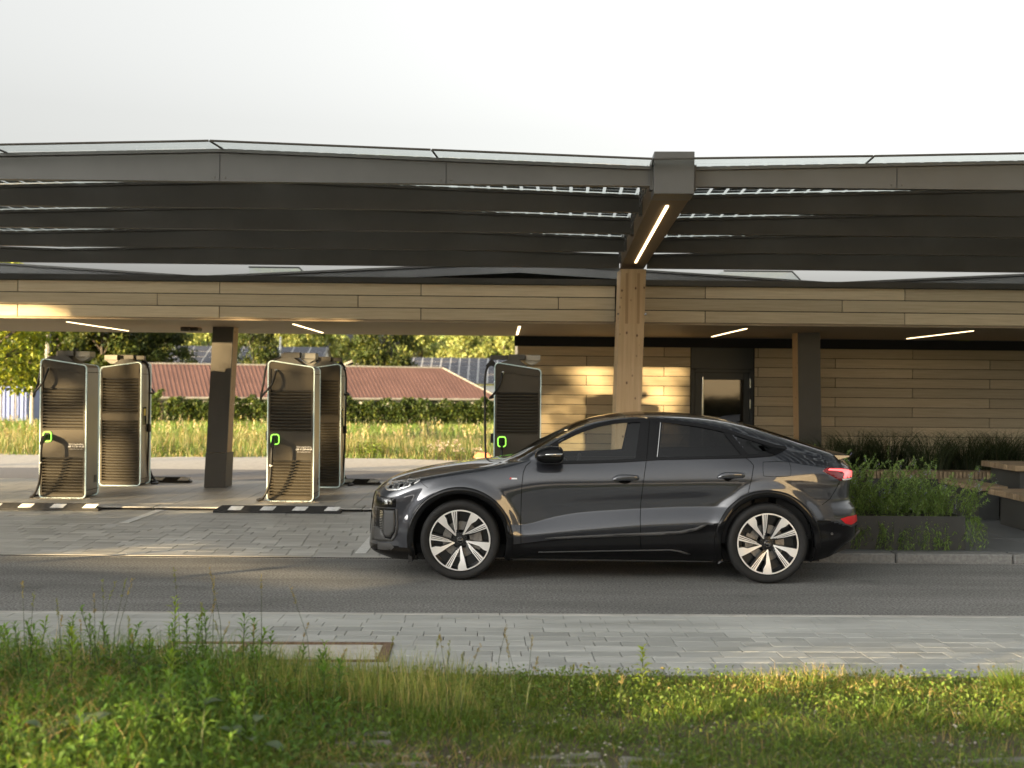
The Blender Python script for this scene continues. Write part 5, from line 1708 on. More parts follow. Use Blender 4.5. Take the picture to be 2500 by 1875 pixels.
# ================================================================== background beyond the island
M_BARK = noisy('bark', (.05, .04, .03), (.11, .09, .07), 6, 6, rough=(.8, .95), stretch=(1, 1, .2))
M_RROOF = noisy('red_roof_sheet', (.135, .070, .056), (.17, .090, .073), .6, 6, rough=(.55, .75))
M_WWALL = noisy('white_render', (.62, .61, .58), (.72, .71, .68), 1.2, 6, rough=(.8, .9))
M_BWALL = noisy('pale_blue_boards', (.42, .47, .50), (.52, .57, .60), 2, 5, rough=(.7, .85), stretch=(6, 6, .4))
M_SHED = noisy('shed_boards', (.16, .17, .11), (.22, .23, .15), 2, 5, rough=(.8, .9))
M_GROOF = noisy('grey_fibre_roof', (.20, .19, .17), (.28, .27, .24), 2, 5, rough=(.8, .9))
M_PV = pbsdf('pv_panel', (.032, .034, .048), .22, .1)
M_PVF = pbsdf('pv_frame', (.62, .62, .62), .5, .4)
M_CONT = noisy('container_blue', (.13, .17, .34), (.17, .21, .38), 2, 5, rough=(.5, .65))
M_POLE = noisy('weathered_pole', (.30, .27, .22), (.38, .35, .30), 4, 5, rough=(.8, .9))

def gz(y): return terr_z(0, y)
# ---- trees
def leaf_cloud(f, n, c, rad, size, base, var, alt, pa, shell=.5):
    d = rng.normal(0, 1, (n, 3)); d /= np.linalg.norm(d, axis=1, keepdims=True)
    rr = rng.random(n) ** shell
    P = np.array(c) + d * rr[:, None] * np.array(rad)
    D = d * .5 + rng.normal(0, .8, (n, 3)); D[:, 2] -= .3
    f.leaves(P, D, rng.uniform(.7, 1.3, n) * size, rng.uniform(.6, .9, n) * size, tints(n, base, var, alt, pa), .2, .9)
def tree_mesh(h, cr, n_clump, per, size, base, alt, pa, low=.25, seed=0, var=.3, squash=1.):
    f = Fol(); tr = MB(); r0 = np.random.default_rng(seed)
    tr.tube([(0, 0, 0), (.05 * h * .1, 0, h * .3), (0, .02 * h, h * .6), (0, 0, h * .9)], [h * .022, h * .018, h * .012, h * .004], 8)
    for k in range(n_clump):
        t = r0.random()
        z = h * (low + (1 - low) * t)
        prof = math.sin(PI * min(1, (t * .85 + .15))) ** .6
        a = r0.uniform(0, 2 * PI); r = cr * prof * (.35 + .65 * r0.random() ** .5)
        c = (r * math.cos(a) * squash, r * math.sin(a), z)
        s = cr * r0.uniform(.20, .36)
        leaf_cloud(f, per, c, (s, s, s * .75), size, np.array(base) * r0.uniform(.7, 1.25), var, alt, pa)
        if k % 3 == 0:
            tr.tube([(0, 0, z * .6 + h * .08), (c[0] * .5, c[1] * .5, z * .85), (c[0], c[1], z)], [h * .008, h * .005, h * .002], 5)
    return f.mesh('crown', M_LEAF), tr.mesh('trunk', M_BARK, True)
def put_tree(me, name, loc, s, rz, label, group=None):
    o = empty(name, loc, rz); o.scale = s if hasattr(s, '__len__') else (s, s, s)
    tag(o, label, 'tree', group)
    link('crown', me[0], o); link('trunk', me[1], o)
    return o
t_near = tree_mesh(6.4, 3.0, 46, 120, .20, (.17, .22, .025), (.32, .34, .04), .35, .34, 3)
put_tree(t_near, 'leafy_tree', (-18.9, 45, gz(45)), 1, .4, 'bright yellow green leafy tree at the left picture edge')
t_dark = tree_mesh(9.5, 3.6, 60, 110, .34, (.050, .070, .016), (.14, .15, .03), .14, .12, 5)
t_mid = tree_mesh(9.5, 3.2, 50, 110, .36, (.085, .11, .022), (.20, .20, .04), .2, .10, 8)
for i, (px, Y, s) in enumerate(((105, 114, 1.15), (180, 118, 1.2), (255, 114, 1.15), (325, 119, 1.15), (400, 116, .86))):
    put_tree(t_dark if i % 2 == 0 else t_mid, 'dense_tree', ((px - 1226) * Y / 3000, Y, -1.2), s, i * 1.3,
             'dense green tree in the row above the red roof, ' + ('leftmost', 'second from left', 'third from left', 'fourth from left', 'rightmost, beside the brown column')[i], 'dense trees left of the column')
put_tree(t_dark, 'dense_tree', ((622 - 1226) * 112 / 3000, 112, -1.2), (.66, .66, 1.05), 2.2, 'dark round tree between the brown column and the middle chargers')
put_tree(t_dark, 'dense_tree', ((940 - 1226) * 112 / 3000, 112, -1.2), (.86, .86, 1.05), .9, 'dark broad tree behind the red roof right of the middle chargers')
t_far = tree_mesh(11, 4.5, 46, 80, .62, (.23, .27, .085), (.36, .37, .13), .3, .05, 12, .22)  # haze put into the colour: paler leaves for the far trees
t_far2 = tree_mesh(11, 4.0, 40, 80, .62, (.19, .24, .075), (.34, .36, .11), .3, .05, 14, .22)
k = 0
ORD = ('first', 'second', 'third', 'fourth', 'fifth', 'sixth', 'seventh', 'eighth', 'ninth', 'tenth', 'eleventh', 'twelfth', 'thirteenth', 'fourteenth', 'fifteenth')
FARPX = (440, 500, 560, 690, 735, 790, 850, 1030, 1075, 1125, 1180, 1230, 1285, 20, -60)
for (px, Y, s) in ((440, 190, .95), (500, 210, 1.1), (560, 195, .9), (690, 200, 1.0), (735, 220, .95), (790, 205, 1.05), (850, 215, .95), (1030, 210, .98), (1075, 225, 1.05), (1125, 205, .96), (1180, 215, 1.05), (1230, 200, .95), (1285, 205, .9), (20, 200, 1.1), (-60, 190, 1.1)):
    put_tree((t_far if k % 2 else t_far2), 'hazy_tree', ((px - 1226) * Y / 3000, Y, -1.2), (s * 1.1, s * 1.1, s * 1.12), k * .9, 'pale hazy tree on the skyline, %s from the left in the skyline row' % ORD[sum(1 for q in FARPX if q < px)], 'pale trees on the skyline'); k += 1

# ---- red roofed barn: ridge to the left, hip on the right
barn = empty('red_roofed_barn', (-16.5, 100, -1.2)); tag(barn, 'long low white barn with a red sheet roof behind the hedge', 'barn')
A0, A1 = Vector((-28.2 + 16.5, -7.5)), Vector((-.2 + 16.5, 3.5))       # front eave line in local x,y
dirx = (A1 - A0).normalized(); nrm2 = Vector((-dirx.y, dirx.x)); Wd = 9.0; Le = (A1 - A0).length
def BP(u, v, z): p = A0 + dirx * u + nrm2 * v; return (p.x, p.y, z)
ze, zr = 2.05, 4.55
b = MB(); b.add([BP(.3,.3,0),BP(Le-.4,.3,0),BP(Le-.4,Wd-.3,0),BP(.3,Wd-.3,0),BP(.3,.3,ze),BP(Le-.4,.3,ze),BP(Le-.4,Wd-.3,ze),BP(.3,Wd-.3,ze)], [(0,1,5,4),(1,2,6,5),(2,3,7,6),(3,0,4,7)]); b.build('wall', M_WWALL, barn)
b = MB(); b.add([BP(.28,.3,0),BP(.28,Wd-.3,0),BP(.28,Wd-.3,ze),BP(.28,Wd/2,zr-.1),BP(.28,.3,ze)], [(0,1,2,3,4)]); b.build('gable', M_BWALL, barn)
rf = MB(); rf.add([BP(-.3,-.4,ze-.1),BP(Le,-.4,ze-.1),BP(Le-3.6,Wd/2,zr),BP(-.3,Wd/2,zr),BP(Le,Wd+.4,ze-.1),BP(-.3,Wd+.4,ze-.1)], [(0,1,2,3),(1,4,2),(3,2,4,5)])
roofo = rf.build('roof', M_RROOF, barn)
rb = MB(); u = 0.0
ribm = []
while u < Le - .4:
    top_u = min(u, Le - 3.6); fr = 1.0 if u < Le - 3.6 else (Le - u) / 3.6
    rb.tube([BP(u, -.38, ze - .06), BP(u, -.38 + (Wd / 2 + .38) * fr, ze - .06 + (zr - ze + .08) * fr)], .012, 4); u += .33
o = rb.build('roof_ribs', M_RROOF, roofo); o['kind'] = 'stuff'
b = MB(); b.tube([BP(-.3, Wd/2, zr), BP(Le - 3.6, Wd/2, zr), BP(Le, -.4, ze - .1)], .09, 5); b.build('ridge_cap', M_GROOF, roofo)
b = MB(); b.tube([BP(-.3, -.45, ze - .14), BP(Le, -.45, ze - .14)], .09, 6); b.build('gutter', M_GROOF, roofo)
b = MB(); b.tube([BP(-.32, -.42, ze - .1), BP(-.32, Wd/2, zr)], .10, 4); b.build('verge_board', M_RROOF, roofo)
for k in range(9):
    u = 7.0 + k * 2.4
    b = MB(); b.add([BP(u,.28,1.15),BP(u+.9,.28,1.15),BP(u+.9,.28,1.75),BP(u,.28,1.75)], [(0,1,2,3)]); b.build('window', M_SCREEN, barn)

# ---- roofs with solar panels
def pv_barn(name, x0, x1, y0, zb, zt, run, nx, ny, label, skew=0.):
    o = empty(name, (x0, y0, -1.2)); tag(o, label, 'building')
    Lx = x1 - x0; z0, z1 = zb + 1.2, zt + 1.2
    b = MB(); b.box((.3, .3, 0), (Lx - .3, run * 2 - .3, z0 - .1)); b.build('wall', M_WWALL, o)
    b = MB(); b.add([(Lx - .28, .3, z0 - .1), (Lx - .28, run * 2 - .3, z0 - .1), (Lx - .28, run, z1 - .1)], [(0, 1, 2)]); b.build('gable', M_WWALL, o)
    b = MB(); b.add([(0, 0, z0), (Lx, 0, z0), (Lx, run, z1), (0, run, z1), (Lx, run * 2, z0), (0, run * 2, z0)], [(0,1,2,3),(3,2,4,5)]); rf_ = b.build('roof', M_GROOF, o)
    sl = Vector((0, run, z1 - z0)); ln = sl.length; n_ = Vector((0, -(z1 - z0), run)).normalized()
    pw, ph = (Lx - .3) / nx, (ln - .2) / ny
    b = MB(); b.box((0, 0, 0), (pw - .16, ph - .16, .04)); pm_ = b.mesh('solar_panel', M_PV)
    fb = MB(); fb.box((0, 0, 0), (pw - .02, ph - .02, .02)); fmm = fb.mesh('panel_frame', M_PVF)
    ang = math.atan2(z1 - z0, run)
    for i in range(nx):
        for j in range(ny):
            p = Vector((.15 + i * pw, 0, 0)) + sl.normalized() * (.1 + j * ph) + Vector((0, 0, z0)) + n_ * .06
            link('panel_frame', fmm, rf_, p, (ang, 0, 0))
            link('solar_panel', pm_, rf_, p + n_ * .022 + Vector((.08, 0, 0)) + sl.normalized() * .08, (ang, 0, 0))
    return o
pv_barn('solar_roof_house', -39.0, -18.9, 126, 2.6, 5.85, 8, 11, 5, 'grey building with solar panels on its roof behind the brown column')
pv_barn('solar_roof_house', -10.6, .6, 124, 2.0, 4.75, 7, 11, 6, 'white gabled building with a full solar roof right of the dark broad tree')
sh = empty('small_shed', (-16.0, 112, -1.2)); tag(sh, 'small olive shed with a grey roof beside the dark broad tree', 'shed')
b = MB(); b.prism([(0,0),(4,0),(4,4.0),(2.4,4.9),(0,4.0)], 'y', 0, 5); b.build('wall', M_SHED, sh)
b = MB(); b.prism([(-.4,3.9),(2.4,5.1),(4.4,3.95),(4.4,4.1),(2.4,5.3),(-.4,4.05)], 'y', -.4, 5.4); b.build('roof', M_GROOF, sh)
# ---- container, stake, poles
ct = empty('shipping_container', (-38.1, 92, -1.2)); tag(ct, 'blue shipping container end behind the left charger', 'container')
b = MB(); b.box((0, 0, .1), (2.6, 6, 2.65)); b.build('container_body', M_CONT, ct)
rbm = MB(); rbm.prism([(0, 0), (.06, -.08), (.20, -.08), (.26, 0)], 'z', .15, 2.6); rm = rbm.mesh('corrugation', M_CONT)
for k in range(7): link('corrugation', rm, ct, (.15 + k * .34, -.002, 0))
for x in (.75, 1.85): 
    b = MB(); b.tube([(x, -.12, .2), (x, -.12, 2.55)], .04, 6); b.build('lock_bar', M_POLE, ct)
def pole(x, y, h, r, label, mat=M_POLE):
    o = empty('wooden_pole', (x, y, gz(y))); tag(o, label, 'pole'); b = MB(); b.tube([(0,0,0),(0,0,h*.5),(.02,0,h)], [r, r*.92, r*.8], 8); b.build('pole_shaft', mat, o, smooth=40)
    b = MB(); b.tube([(.02,0,h),(.02,0,h+.03)], [r*.9, r*.5], 8); b.build('pole_cap', M_POLE, o)
pole((82 - 1226) * 72 / 3000, 72, 2.35, .13, 'pale wooden stake in front of the blue container')
pole((119 - 1226) * 60 / 3000, 60, 7.0, .16, 'grey pole rising above the leftmost charger', M_GROOF)
pole((684 - 1226) * 130 / 3000, 130, 8.0, .12, 'thin pale pole before the solar roof', M_WWALL)
tp_ = empty('terracotta_cover', (-.47, 30.2, -.03)); tag(tp_, 'terracotta coloured cap on a low pedestal at the meadow edge', 'garden ornament')
M_TERRA = noisy('terracotta', (.48, .17, .08), (.60, .24, .12), 8, 5, rough=(.7, .85))
b = MB(); b.prism([(-.17,.10),(.17,.10),(.17,.02),(-.17,.02)], 'y', 0, .3); b.build('pedestal', M_KERB, tp_)
b = MB(); b.prism([(-.22,.10),(.22,.10),(.14,.21),(-.12,.23)], 'y', -.05, .36); b.build('cap', M_TERRA, tp_)

# ---- hedge and the bushes beside it
def hedge(name, x0, x1, y, h, d, n, label, base=(.042, .066, .015), bump=.30):
    o = empty(name, ((x0 + x1) / 2, y, -1.15)); tag(o, label, 'hedge')
    f = Fol(); m = n; L_ = x1 - x0
    X = rng.uniform(-L_ / 2, L_ / 2, m)
    top = h * (1 + bump * .35 * np.sin(X * 1.9 + 1) * np.sin(X * .83) + bump * .25 * np.sin(X * 4.7 + y) + bump * .15 * np.sin(X * 11.3))
    Zr = rng.random(m) ** .8 * top
    side_ = rng.random(m)
    Yp = np.where(side_ < .75, -d / 2 + rng.normal(0, .12, m) + .12 * np.sin(X * 3.3 + Zr * 2), rng.uniform(-d / 2, d / 2, m))
    Zr = np.where(side_ < .75, Zr, top - np.abs(rng.normal(0, .12, m)))
    P = np.stack([X, Yp, Zr], 1); D = rng.normal(0, .7, (m, 3)); D[:, 1] -= .6; D[:, 2] += .1
    f.leaves(P, D, rng.uniform(.14, .30, m), rng.uniform(.10, .18, m), tints(m, base, .4, (.13, .16, .03), .15), .3, .8)
    link('foliage', f.mesh('foliage', M_LEAF), o)
    b = MB(); b.box((-L_ / 2, -d / 2 + .25, 0), (L_ / 2, d / 2, h * .8)); b.build('branch_core', M_BARK, o)
hedge('clipped_hedge', -23.4, .6, 86, 1.85, 1.4, 17000, 'long hedge in front of the red roofed barn, its green darkened for shade')  # default leaf green is darkened to stand for shade on it
hedge('ivy_bush', -26.9, -25.6, 87, 2.0, .9, 900, 'ivy bush at the left end wall of the barn', (.075, .11, .022))
hedge('ivy_bush', -25.2, -23.8, 86.5, 2.2, .9, 900, 'ivy bush between the barn end wall and the hedge', (.075, .11, .022))

# ---- meadow
f = Fol()
def wedge(n, y0, y1, xl=-.46, xr=.06, p=1.0):
    y = y0 + (y1 - y0) * rng.random(n) ** p
    x = rng.uniform(0, 1, n); x = (xl * y - 2) + x * ((xr - xl) * y + 5)
    return np.stack([x, y, np.array([terr_z(0, q) for q in y])], 1)
def patchy(P, s, o=0): return .5 + .5 * np.sin(P[:, 0] * s + 1.7 * np.sin(P[:, 1] * s * .6 + o)) * np.cos(P[:, 1] * s * .8 + o)
P = wedge(26000, 31.0, 52, p=1.3); q = patchy(P, .9)
c = tints(len(P), (.12, .18, .04), .25); dry = rng.random(len(P)) < (.15 + .45 * q); c[dry] = tints(dry.sum(), (.34, .29, .14), .2)
hh = rng.uniform(.18, .55, len(P)) * (.6 + .7 * q); hh *= np.clip((P[:, 1] - 30.2) / 3.0, .25, 1)
f.blades(P, hh, rng.uniform(.014, .03, len(P)), rng.normal(0, .22, (len(P), 2)), c, 2)
P = wedge(16000, 50, 87); q = patchy(P, .35, 2)
c = tints(len(P), (.12, .19, .04), .25); dry = rng.random(len(P)) < .18 * q; c[dry] = tints(dry.sum(), (.38, .34, .14), .2)
f.blades(P, rng.uniform(.25, .55, len(P)) * (.7 + .6 * q), rng.uniform(.035, .07, len(P)), rng.normal(0, .22, (len(P), 2)), c, 2)
o = link('meadow_grass', f.mesh('meadow_grass', M_LEAF)); tag(o, 'tall green and straw coloured meadow grass beyond the back road', 'grass', kind='stuff')
# seed heads standing out
def weed_clump(name, x, y, n, h, rad, base, label, leaf=.09, flower=None, group=None):
    o = empty(name, (x, y, gz(y) if y > 25 else 0)); tag(o, label, 'weed', group)
    f = Fol(); st = MB()
    for i in range(n):
        a = rng.uniform(0, 2 * PI); r = rad * math.sqrt(rng.random()); p0 = np.array([r * math.cos(a), r * math.sin(a), 0])
        hh = h * rng.uniform(.6, 1.1) * (1 - .4 * r / rad); dx = rng.normal(0, .12, 2) * hh
        K = 14; tt = np.linspace(.15, 1, K); Pp = p0 + np.stack([dx[0] * tt ** 2, dx[1] * tt ** 2, hh * tt], 1)
        aa = rng.uniform(0, 6) + np.arange(K) * 2.4
        f.leaves(Pp, np.stack([np.cos(aa), np.sin(aa), .5 + 0 * aa], 1), leaf * (1.2 - .6 * tt), leaf * .35, tints(K, base, .25), .3)
        st.tube([tuple(p0), tuple(Pp[-1])], [leaf * .06, leaf * .03], 3, False)
        if flower is not None:
            q_ = 8; f.leaves(Pp[-1] + rng.normal(0, leaf * .3, (q_, 3)), rng.normal(0, 1, (q_, 3)), leaf * .5, leaf * .4, tints(q_, flower, .1), 0)
    link('foliage', f.mesh('foliage', M_LEAF), o); st.build('stem', M_BARK, o)
    return o
weed_clump('meadow_bush', (905 - 1226) * 32.5 / 3000, 32.5, 26, .62, .42, (.17, .24, .03), 'bright green weed bush at the meadow edge right of the middle chargers', .14)
weed_clump('meadow_bush', (1105 - 1226) * 31.4 / 3000, 31.4, 30, .50, .75, (.13, .16, .05), 'low weed patch with pinkish white flowers at the meadow edge', .10, (.55, .46, .44))
weed_clump('meadow_bush', (1040 - 1226) * 46 / 3000, 46, 26, .95, .8, (.16, .19, .09), 'grey green bush in the middle of the meadow', .16)
weed_clump('meadow_bush', (400 - 1226) * 32.2 / 3000, 32.2, 20, .42, .6, (.15, .19, .04), 'low green weed patch at the meadow edge left of the column', .12)
f = Fol(); n = 700
P = wedge(n, 32, 46); top = P + np.stack([rng.normal(0, .03, n), rng.normal(0, .03, n), rng.uniform(.5, .95, n)], 1)
f.blades(P, top[:, 2] - P[:, 2], .012, rng.normal(0, .08, (n, 2)), tints(n, (.34, .29, .15), .15), 2, .2)
for k in range(4): f.leaves(top - np.array([0, 0, .05 * k]), rng.normal(0, .5, (n, 3)) + np.array([0, 0, .9]), .10, .045, tints(n, (.40, .34, .19), .2), 0)
o = link('seed_heads', f.mesh('seed_heads', M_LEAF)); tag(o, 'pale dry grass seed heads standing in the meadow', 'grass', kind='stuff')

# ---- far woodland all round
f = Fol()
n = 5200; a = rng.uniform(0, 2 * PI, n); rr = rng.uniform(300, 360, n); hh = 9 + 4 * np.sin(a * 23) + 2.5 * np.sin(a * 71 + 1)
P = np.stack([rr * np.sin(a), rr * np.cos(a), -1.5 + rng.random(n) ** .7 * hh], 1)
f.leaves(P, rng.normal(0, 1, (n, 3)), rng.uniform(3.5, 6.5, n), rng.uniform(3, 5, n), tints(n, (.12, .15, .06), .3), .1, .9)
o = link('distant_wood', f.mesh('distant_wood', M_LEAF)); tag(o, 'far pale green woodland along the horizon', 'woodland', kind='stuff')
# ================================================================== foreground verge
M_LEAFN = leaf_mat('verge_leaf', (1.45, 1.35, 1.2), .38)
def vz(x, y):
    """height of the verge: a bank on the left, flat on the right"""
    x = np.asarray(x, float); y = np.asarray(y, float)
    t = np.clip((-.35 - x) / 1.5, 0, 1); t = t * t * (3 - 2 * t)
    u = np.clip((7.55 - y) / .7, 0, 1); u = u * u * (3 - 2 * u)
    return .045 + .13 * t * u + .02 * np.sin(x * 3.1 + y) * np.sin(y * 2.7) * u
gx = np.linspace(-9, 9, 91); gy = np.linspace(2.5, 7.75, 43)
X, Y = np.meshgrid(gx, gy); Z = vz(X, Y)
V = np.stack([X, Y + .016 * X * np.clip((Y - 6.5), 0, 1), Z], -1).reshape(-1, 3)
idx = np.arange(V.shape[0]).reshape(X.shape)
F4 = np.stack([idx[:-1, :-1], idx[:-1, 1:], idx[1:, 1:], idx[1:, :-1]], -1).reshape(-1, 4)
tag(link('verge_soil', np_mesh('verge_soil', V, F4, M_EARTH, smooth=True)), kind='structure')

# grass grid stones half buried in the right part
M_GRID = noisy('grid_stone', (.13, .125, .105), (.22, .21, .185), 6, 7, rough=(.8, .95), bump=.4, bscale=40, per_obj=.12)
gs = empty('grass_grid_paving', (0, 5.6, 0)); tag(gs, 'worn concrete grid stones showing through the grass at lower right', kind='structure')
b = MB()
b.cbox((0, 0, -.06), (.38, .055, 0), .012); b.cbox((0, .14, -.06), (.38, .195, 0), .012); b.cbox((0, .056, -.06), (.05, .139, -.002), .012); b.cbox((.18, .056, -.06), (.23, .139, -.002), .012)
gsm = b.mesh('grid_stone', M_GRID)
for i in range(12):
    for j in range(5):
        x = -.9 + i * .42 + (.2 if j % 2 else 0); y = -.55 + j * .23
        if rnd.random() < .55: link('grid_stone', gsm, gs, (x, y, float(vz(x, y + 5.6)) + .002 + rnd.uniform(-.012, .008)), (rnd.uniform(-.05, .05), rnd.uniform(-.05, .05), rnd.uniform(-.16, .16)))
s = stones('gravel', -1.5, 3.6, 4.9, 6.9, .05, 900, .004, .014, M_STONEG); tag(s, 'small pale stones scattered over the verge', 'gravel', kind='stuff')

def verge(n, x0, x1, y0, y1):
    x = rng.uniform(x0, x1, n); y = rng.uniform(y0, y1, n)
    return np.stack([x, y, vz(x, y)], 1)
YE = 7.52   # paving edge
# --- right: short turf, clover, dry patches
f = Fol()
P = verge(42000, -1.6, 4.2, 4.9, YE); den = patchy(P, 2.1) * .6 + patchy(P, 5.3, 1) * .4
keep = rng.random(len(P)) < np.clip(den * 1.2 + .25 + .9 * np.clip((P[:, 1] - 6.75) / .3, 0, 1), 0, 1); P = P[keep]; den = den[keep]
c = tints(len(P), (.090, .150, .028), .3); dry = rng.random(len(P)) < (.07 + .22 * (patchy(P, 1.1, 3) > .62)); c[dry] = tints(dry.sum(), (.34, .27, .13), .25)
h = rng.uniform(.025, .085, len(P)) * (.7 + .8 * den)
f.blades(P, h, rng.uniform(.0025, .005, len(P)), rng.normal(0, .5, (len(P), 2)), c, 2)
P = verge(32000, -1.6, 4.2, 4.9, YE); den = patchy(P, 2.6, 4)
P = P[rng.random(len(P)) < np.clip(den * 1.4 - .05, 0, 1)]; n = len(P)
P[:, 2] += rng.uniform(.008, .055, n)
f.leaves(P, rng.normal(0, 1, (n, 3)) * np.array([1, 1, .35]), rng.uniform(.014, .034, n), rng.uniform(.010, .020, n), tints(n, (.065, .120, .022), .35, (.13, .18, .035), .2), .1, .4)
# upright edge growth next to the paving
P = verge(9000, -1.2, 4.3, 7.05, YE); n = len(P); q = patchy(P, 3.3, 2) * patchy(P, 1.3, 5)
hh = (.035 + .15 * q) * rng.uniform(.5, 1.2, n)
c = tints(n, (.13, .18, .035), .25); dry = rng.random(n) < .3; c[dry] = tints(dry.sum(), (.42, .34, .17), .2)
f.blades(P, hh, rng.uniform(.0025, .005, n), rng.normal(0, .3, (n, 2)), c, 3)
P = verge(7000, -1.2, 4.3, 6.7, YE); n = len(P); P[:, 2] += rng.uniform(.01, .09, n)
f.leaves(P, rng.normal(0, 1, (n, 3)), rng.uniform(.015, .035, n), rng.uniform(.010, .020, n), tints(n, (.095, .155, .035), .3, (.20, .18, .08), .07), .15, .5)
o = link('verge_turf', f.mesh('verge_turf', M_LEAFN)); tag(o, 'short sunlit turf and clover along the near edge of the walkway', 'grass', kind='stuff')
# tussocks
f = Fol()
for (x, y, r, h, n) in [(1.0, 6.75, .26, .10, 600), (2.15, 6.7, .34, .12, 800), (3.05, 7.25, .16, .20, 700), (-.3, 6.35, .35, .13, 800)] + [(rnd.uniform(-.6, 3.4), rnd.uniform(5.2, 7.2), rnd.uniform(.06, .28), rnd.uniform(.04, .11), rnd.randint(90, 420)) for _ in range(34)]:
    a = rng.uniform(0, 2 * PI, n); rr = r * np.sqrt(rng.random(n)); xx = x + rr * np.cos(a); yy = y + rr * np.sin(a)
    P = np.stack([xx, yy, vz(xx, yy)], 1)
    f.blades(P, h * rng.uniform(.5, 1.2, n) * (1.1 - .5 * rr / r), rng.uniform(.003, .006, n), np.stack([np.cos(a), np.sin(a)], 1) * rng.uniform(.0, .5, (n, 1)) + rng.normal(0, .35, (n, 2)), tints(n, (.075, .128, .024), .35, (.28, .23, .11), .08), 3)
o = link('grass_tussocks', f.mesh('grass_tussocks', M_LEAFN)); tag(o, 'darker green grass tufts dotted over the worn verge', 'grass', kind='stuff')

# --- left: lush bank
f = Fol()
P = verge(19000, -4.2, -.1, 4.8, YE); m = rng.random(len(P)) < np.clip((-.15 - P[:, 0]) / .9, 0, 1); P = P[m]; n = len(P)
hl = np.clip((-.2 - P[:, 0]) / 1.4, .25, 1)
c = tints(n, (.085, .160, .035), .28); dry = rng.random(n) < .10; c[dry] = tints(dry.sum(), (.36, .29, .15), .2)
f.blades(P, rng.uniform(.12, .38, n) * hl * np.where(P[:, 1] > 6.6, 1.0, .75), rng.uniform(.003, .0065, n), rng.normal(0, .28, (n, 2)), c, 3)
P = verge(5200, -1.5, .35, 6.55, YE); n = len(P); w_ = np.clip((.35 - P[:, 0]) / .8, .2, 1)
f.blades(P, rng.uniform(.10, .30, n) * w_, rng.uniform(.0025, .0045, n), rng.normal(0, .16, (n, 2)), tints(n, (.17, .22, .07), .22, (.36, .32, .18), .15), 3)
# leafy undergrowth
P = verge(15000, -4.2, -.35, 4.8, 7.3); m = rng.random(len(P)) < np.clip((-.3 - P[:, 0]) / .8, 0, 1); P = P[m]; n = len(P)
hl = np.clip((-.3 - P[:, 0]) / 1.2, .2, 1)
P[:, 2] += rng.uniform(.0, .17, n) * hl
f.leaves(P, rng.normal(0, 1, (n, 3)) * np.array([1, 1, .5]) + np.array([0, 0, .25]), rng.uniform(.025, .07, n), rng.uniform(.010, .026, n), tints(n, (.065, .135, .026), .35, (.11, .20, .035), .25), .3, .5)
o = link('bank_growth', f.mesh('bank_growth', M_LEAFN)); tag(o, 'lush mixed grass and leaves covering the bank at lower left', 'grass', kind='stuff')

# individual leafy weeds
def leafy_weed(name, x, y, h, n_leaf, leaf, width, base, label, group, lean=(0, 0), seed_head=None, whorl=True):
    o = empty(name, (x, y, float(vz(x, y)) - .01)); tag(o, label, 'weed', group)
    f = Fol(); K = n_leaf; tt = np.linspace(.12, 1, K) ** .9
    Pp = np.stack([lean[0] * h * tt ** 2, lean[1] * h * tt ** 2, h * tt], 1)
    aa = rng.uniform(0, 6) + np.arange(K) * 2.4 + rng.normal(0, .2, K)
    up = .35 + 1.1 * tt ** 3
    f.leaves(Pp, np.stack([np.cos(aa), np.sin(aa), up], 1), leaf * (1.1 - .45 * np.abs(tt - .55) * 2) * rng.uniform(.8, 1.2, K), width, tints(K, base, .18) * (.85 + .4 * tt[:, None]), .25, .12)
    if seed_head is not None:
        q = 26; zz = rng.uniform(.78, 1.05, q)
        P2 = np.stack([lean[0] * h * zz ** 2 + rng.normal(0, .004, q), lean[1] * h * zz ** 2 + rng.normal(0, .004, q), h * zz], 1)
        f.leaves(P2, rng.normal(0, .5, (q, 3)) + np.array([0, 0, 1]), .020, .007, tints(q, seed_head, .2), 0, .5)
    link('foliage', f.mesh('foliage', M_LEAFN), o)
    b = MB(); b.tube([(0, 0, 0), (lean[0] * h * .25, lean[1] * h * .25, h * .5), (lean[0] * h, lean[1] * h, h)], [.0035, .003, .0015], 5)
    b.build('stem', bpy.data.materials['stem_green'], o)
    return o
gW = 'leafy weeds on the bank'
for i in range(130):
    x = rng.uniform(-3.4, -.75); y = rng.uniform(5.1, 7.2)
    if x > -1.1 and y < 6.4: continue
    leafy_weed('leafy_weed', x, y, rng.uniform(.18, .40), 28, rng.uniform(.06, .10), rng.uniform(.012, .019), (.075, .155, .026) if i % 3 else (.11, .20, .035), 'upright green weed with narrow whorled leaves on the left bank', gW, rng.normal(0, .1, 2))
# the ones that stand out
leafy_weed('leafy_weed', -1.82, 6.9, .46, 34, .085, .016, (.20, .30, .035), 'tallest bright green leafy shoot before the steel framed cover', None)
leafy_weed('leafy_weed', .83, 7.12, .28, 26, .075, .022, (.22, .30, .035), 'bright yellow green seedling standing alone at the turf edge', None)
leafy_weed('leafy_weed', -2.15, 6.2, .40, 36, .10, .018, (.14, .22, .03), 'broad leafy shoot in the middle of the left bank', None)
leafy_weed('leafy_weed', -1.6, 6.0, .36, 36, .10, .018, (.14, .22, .03), 'broad leafy shoot right of the middle of the left bank', None)
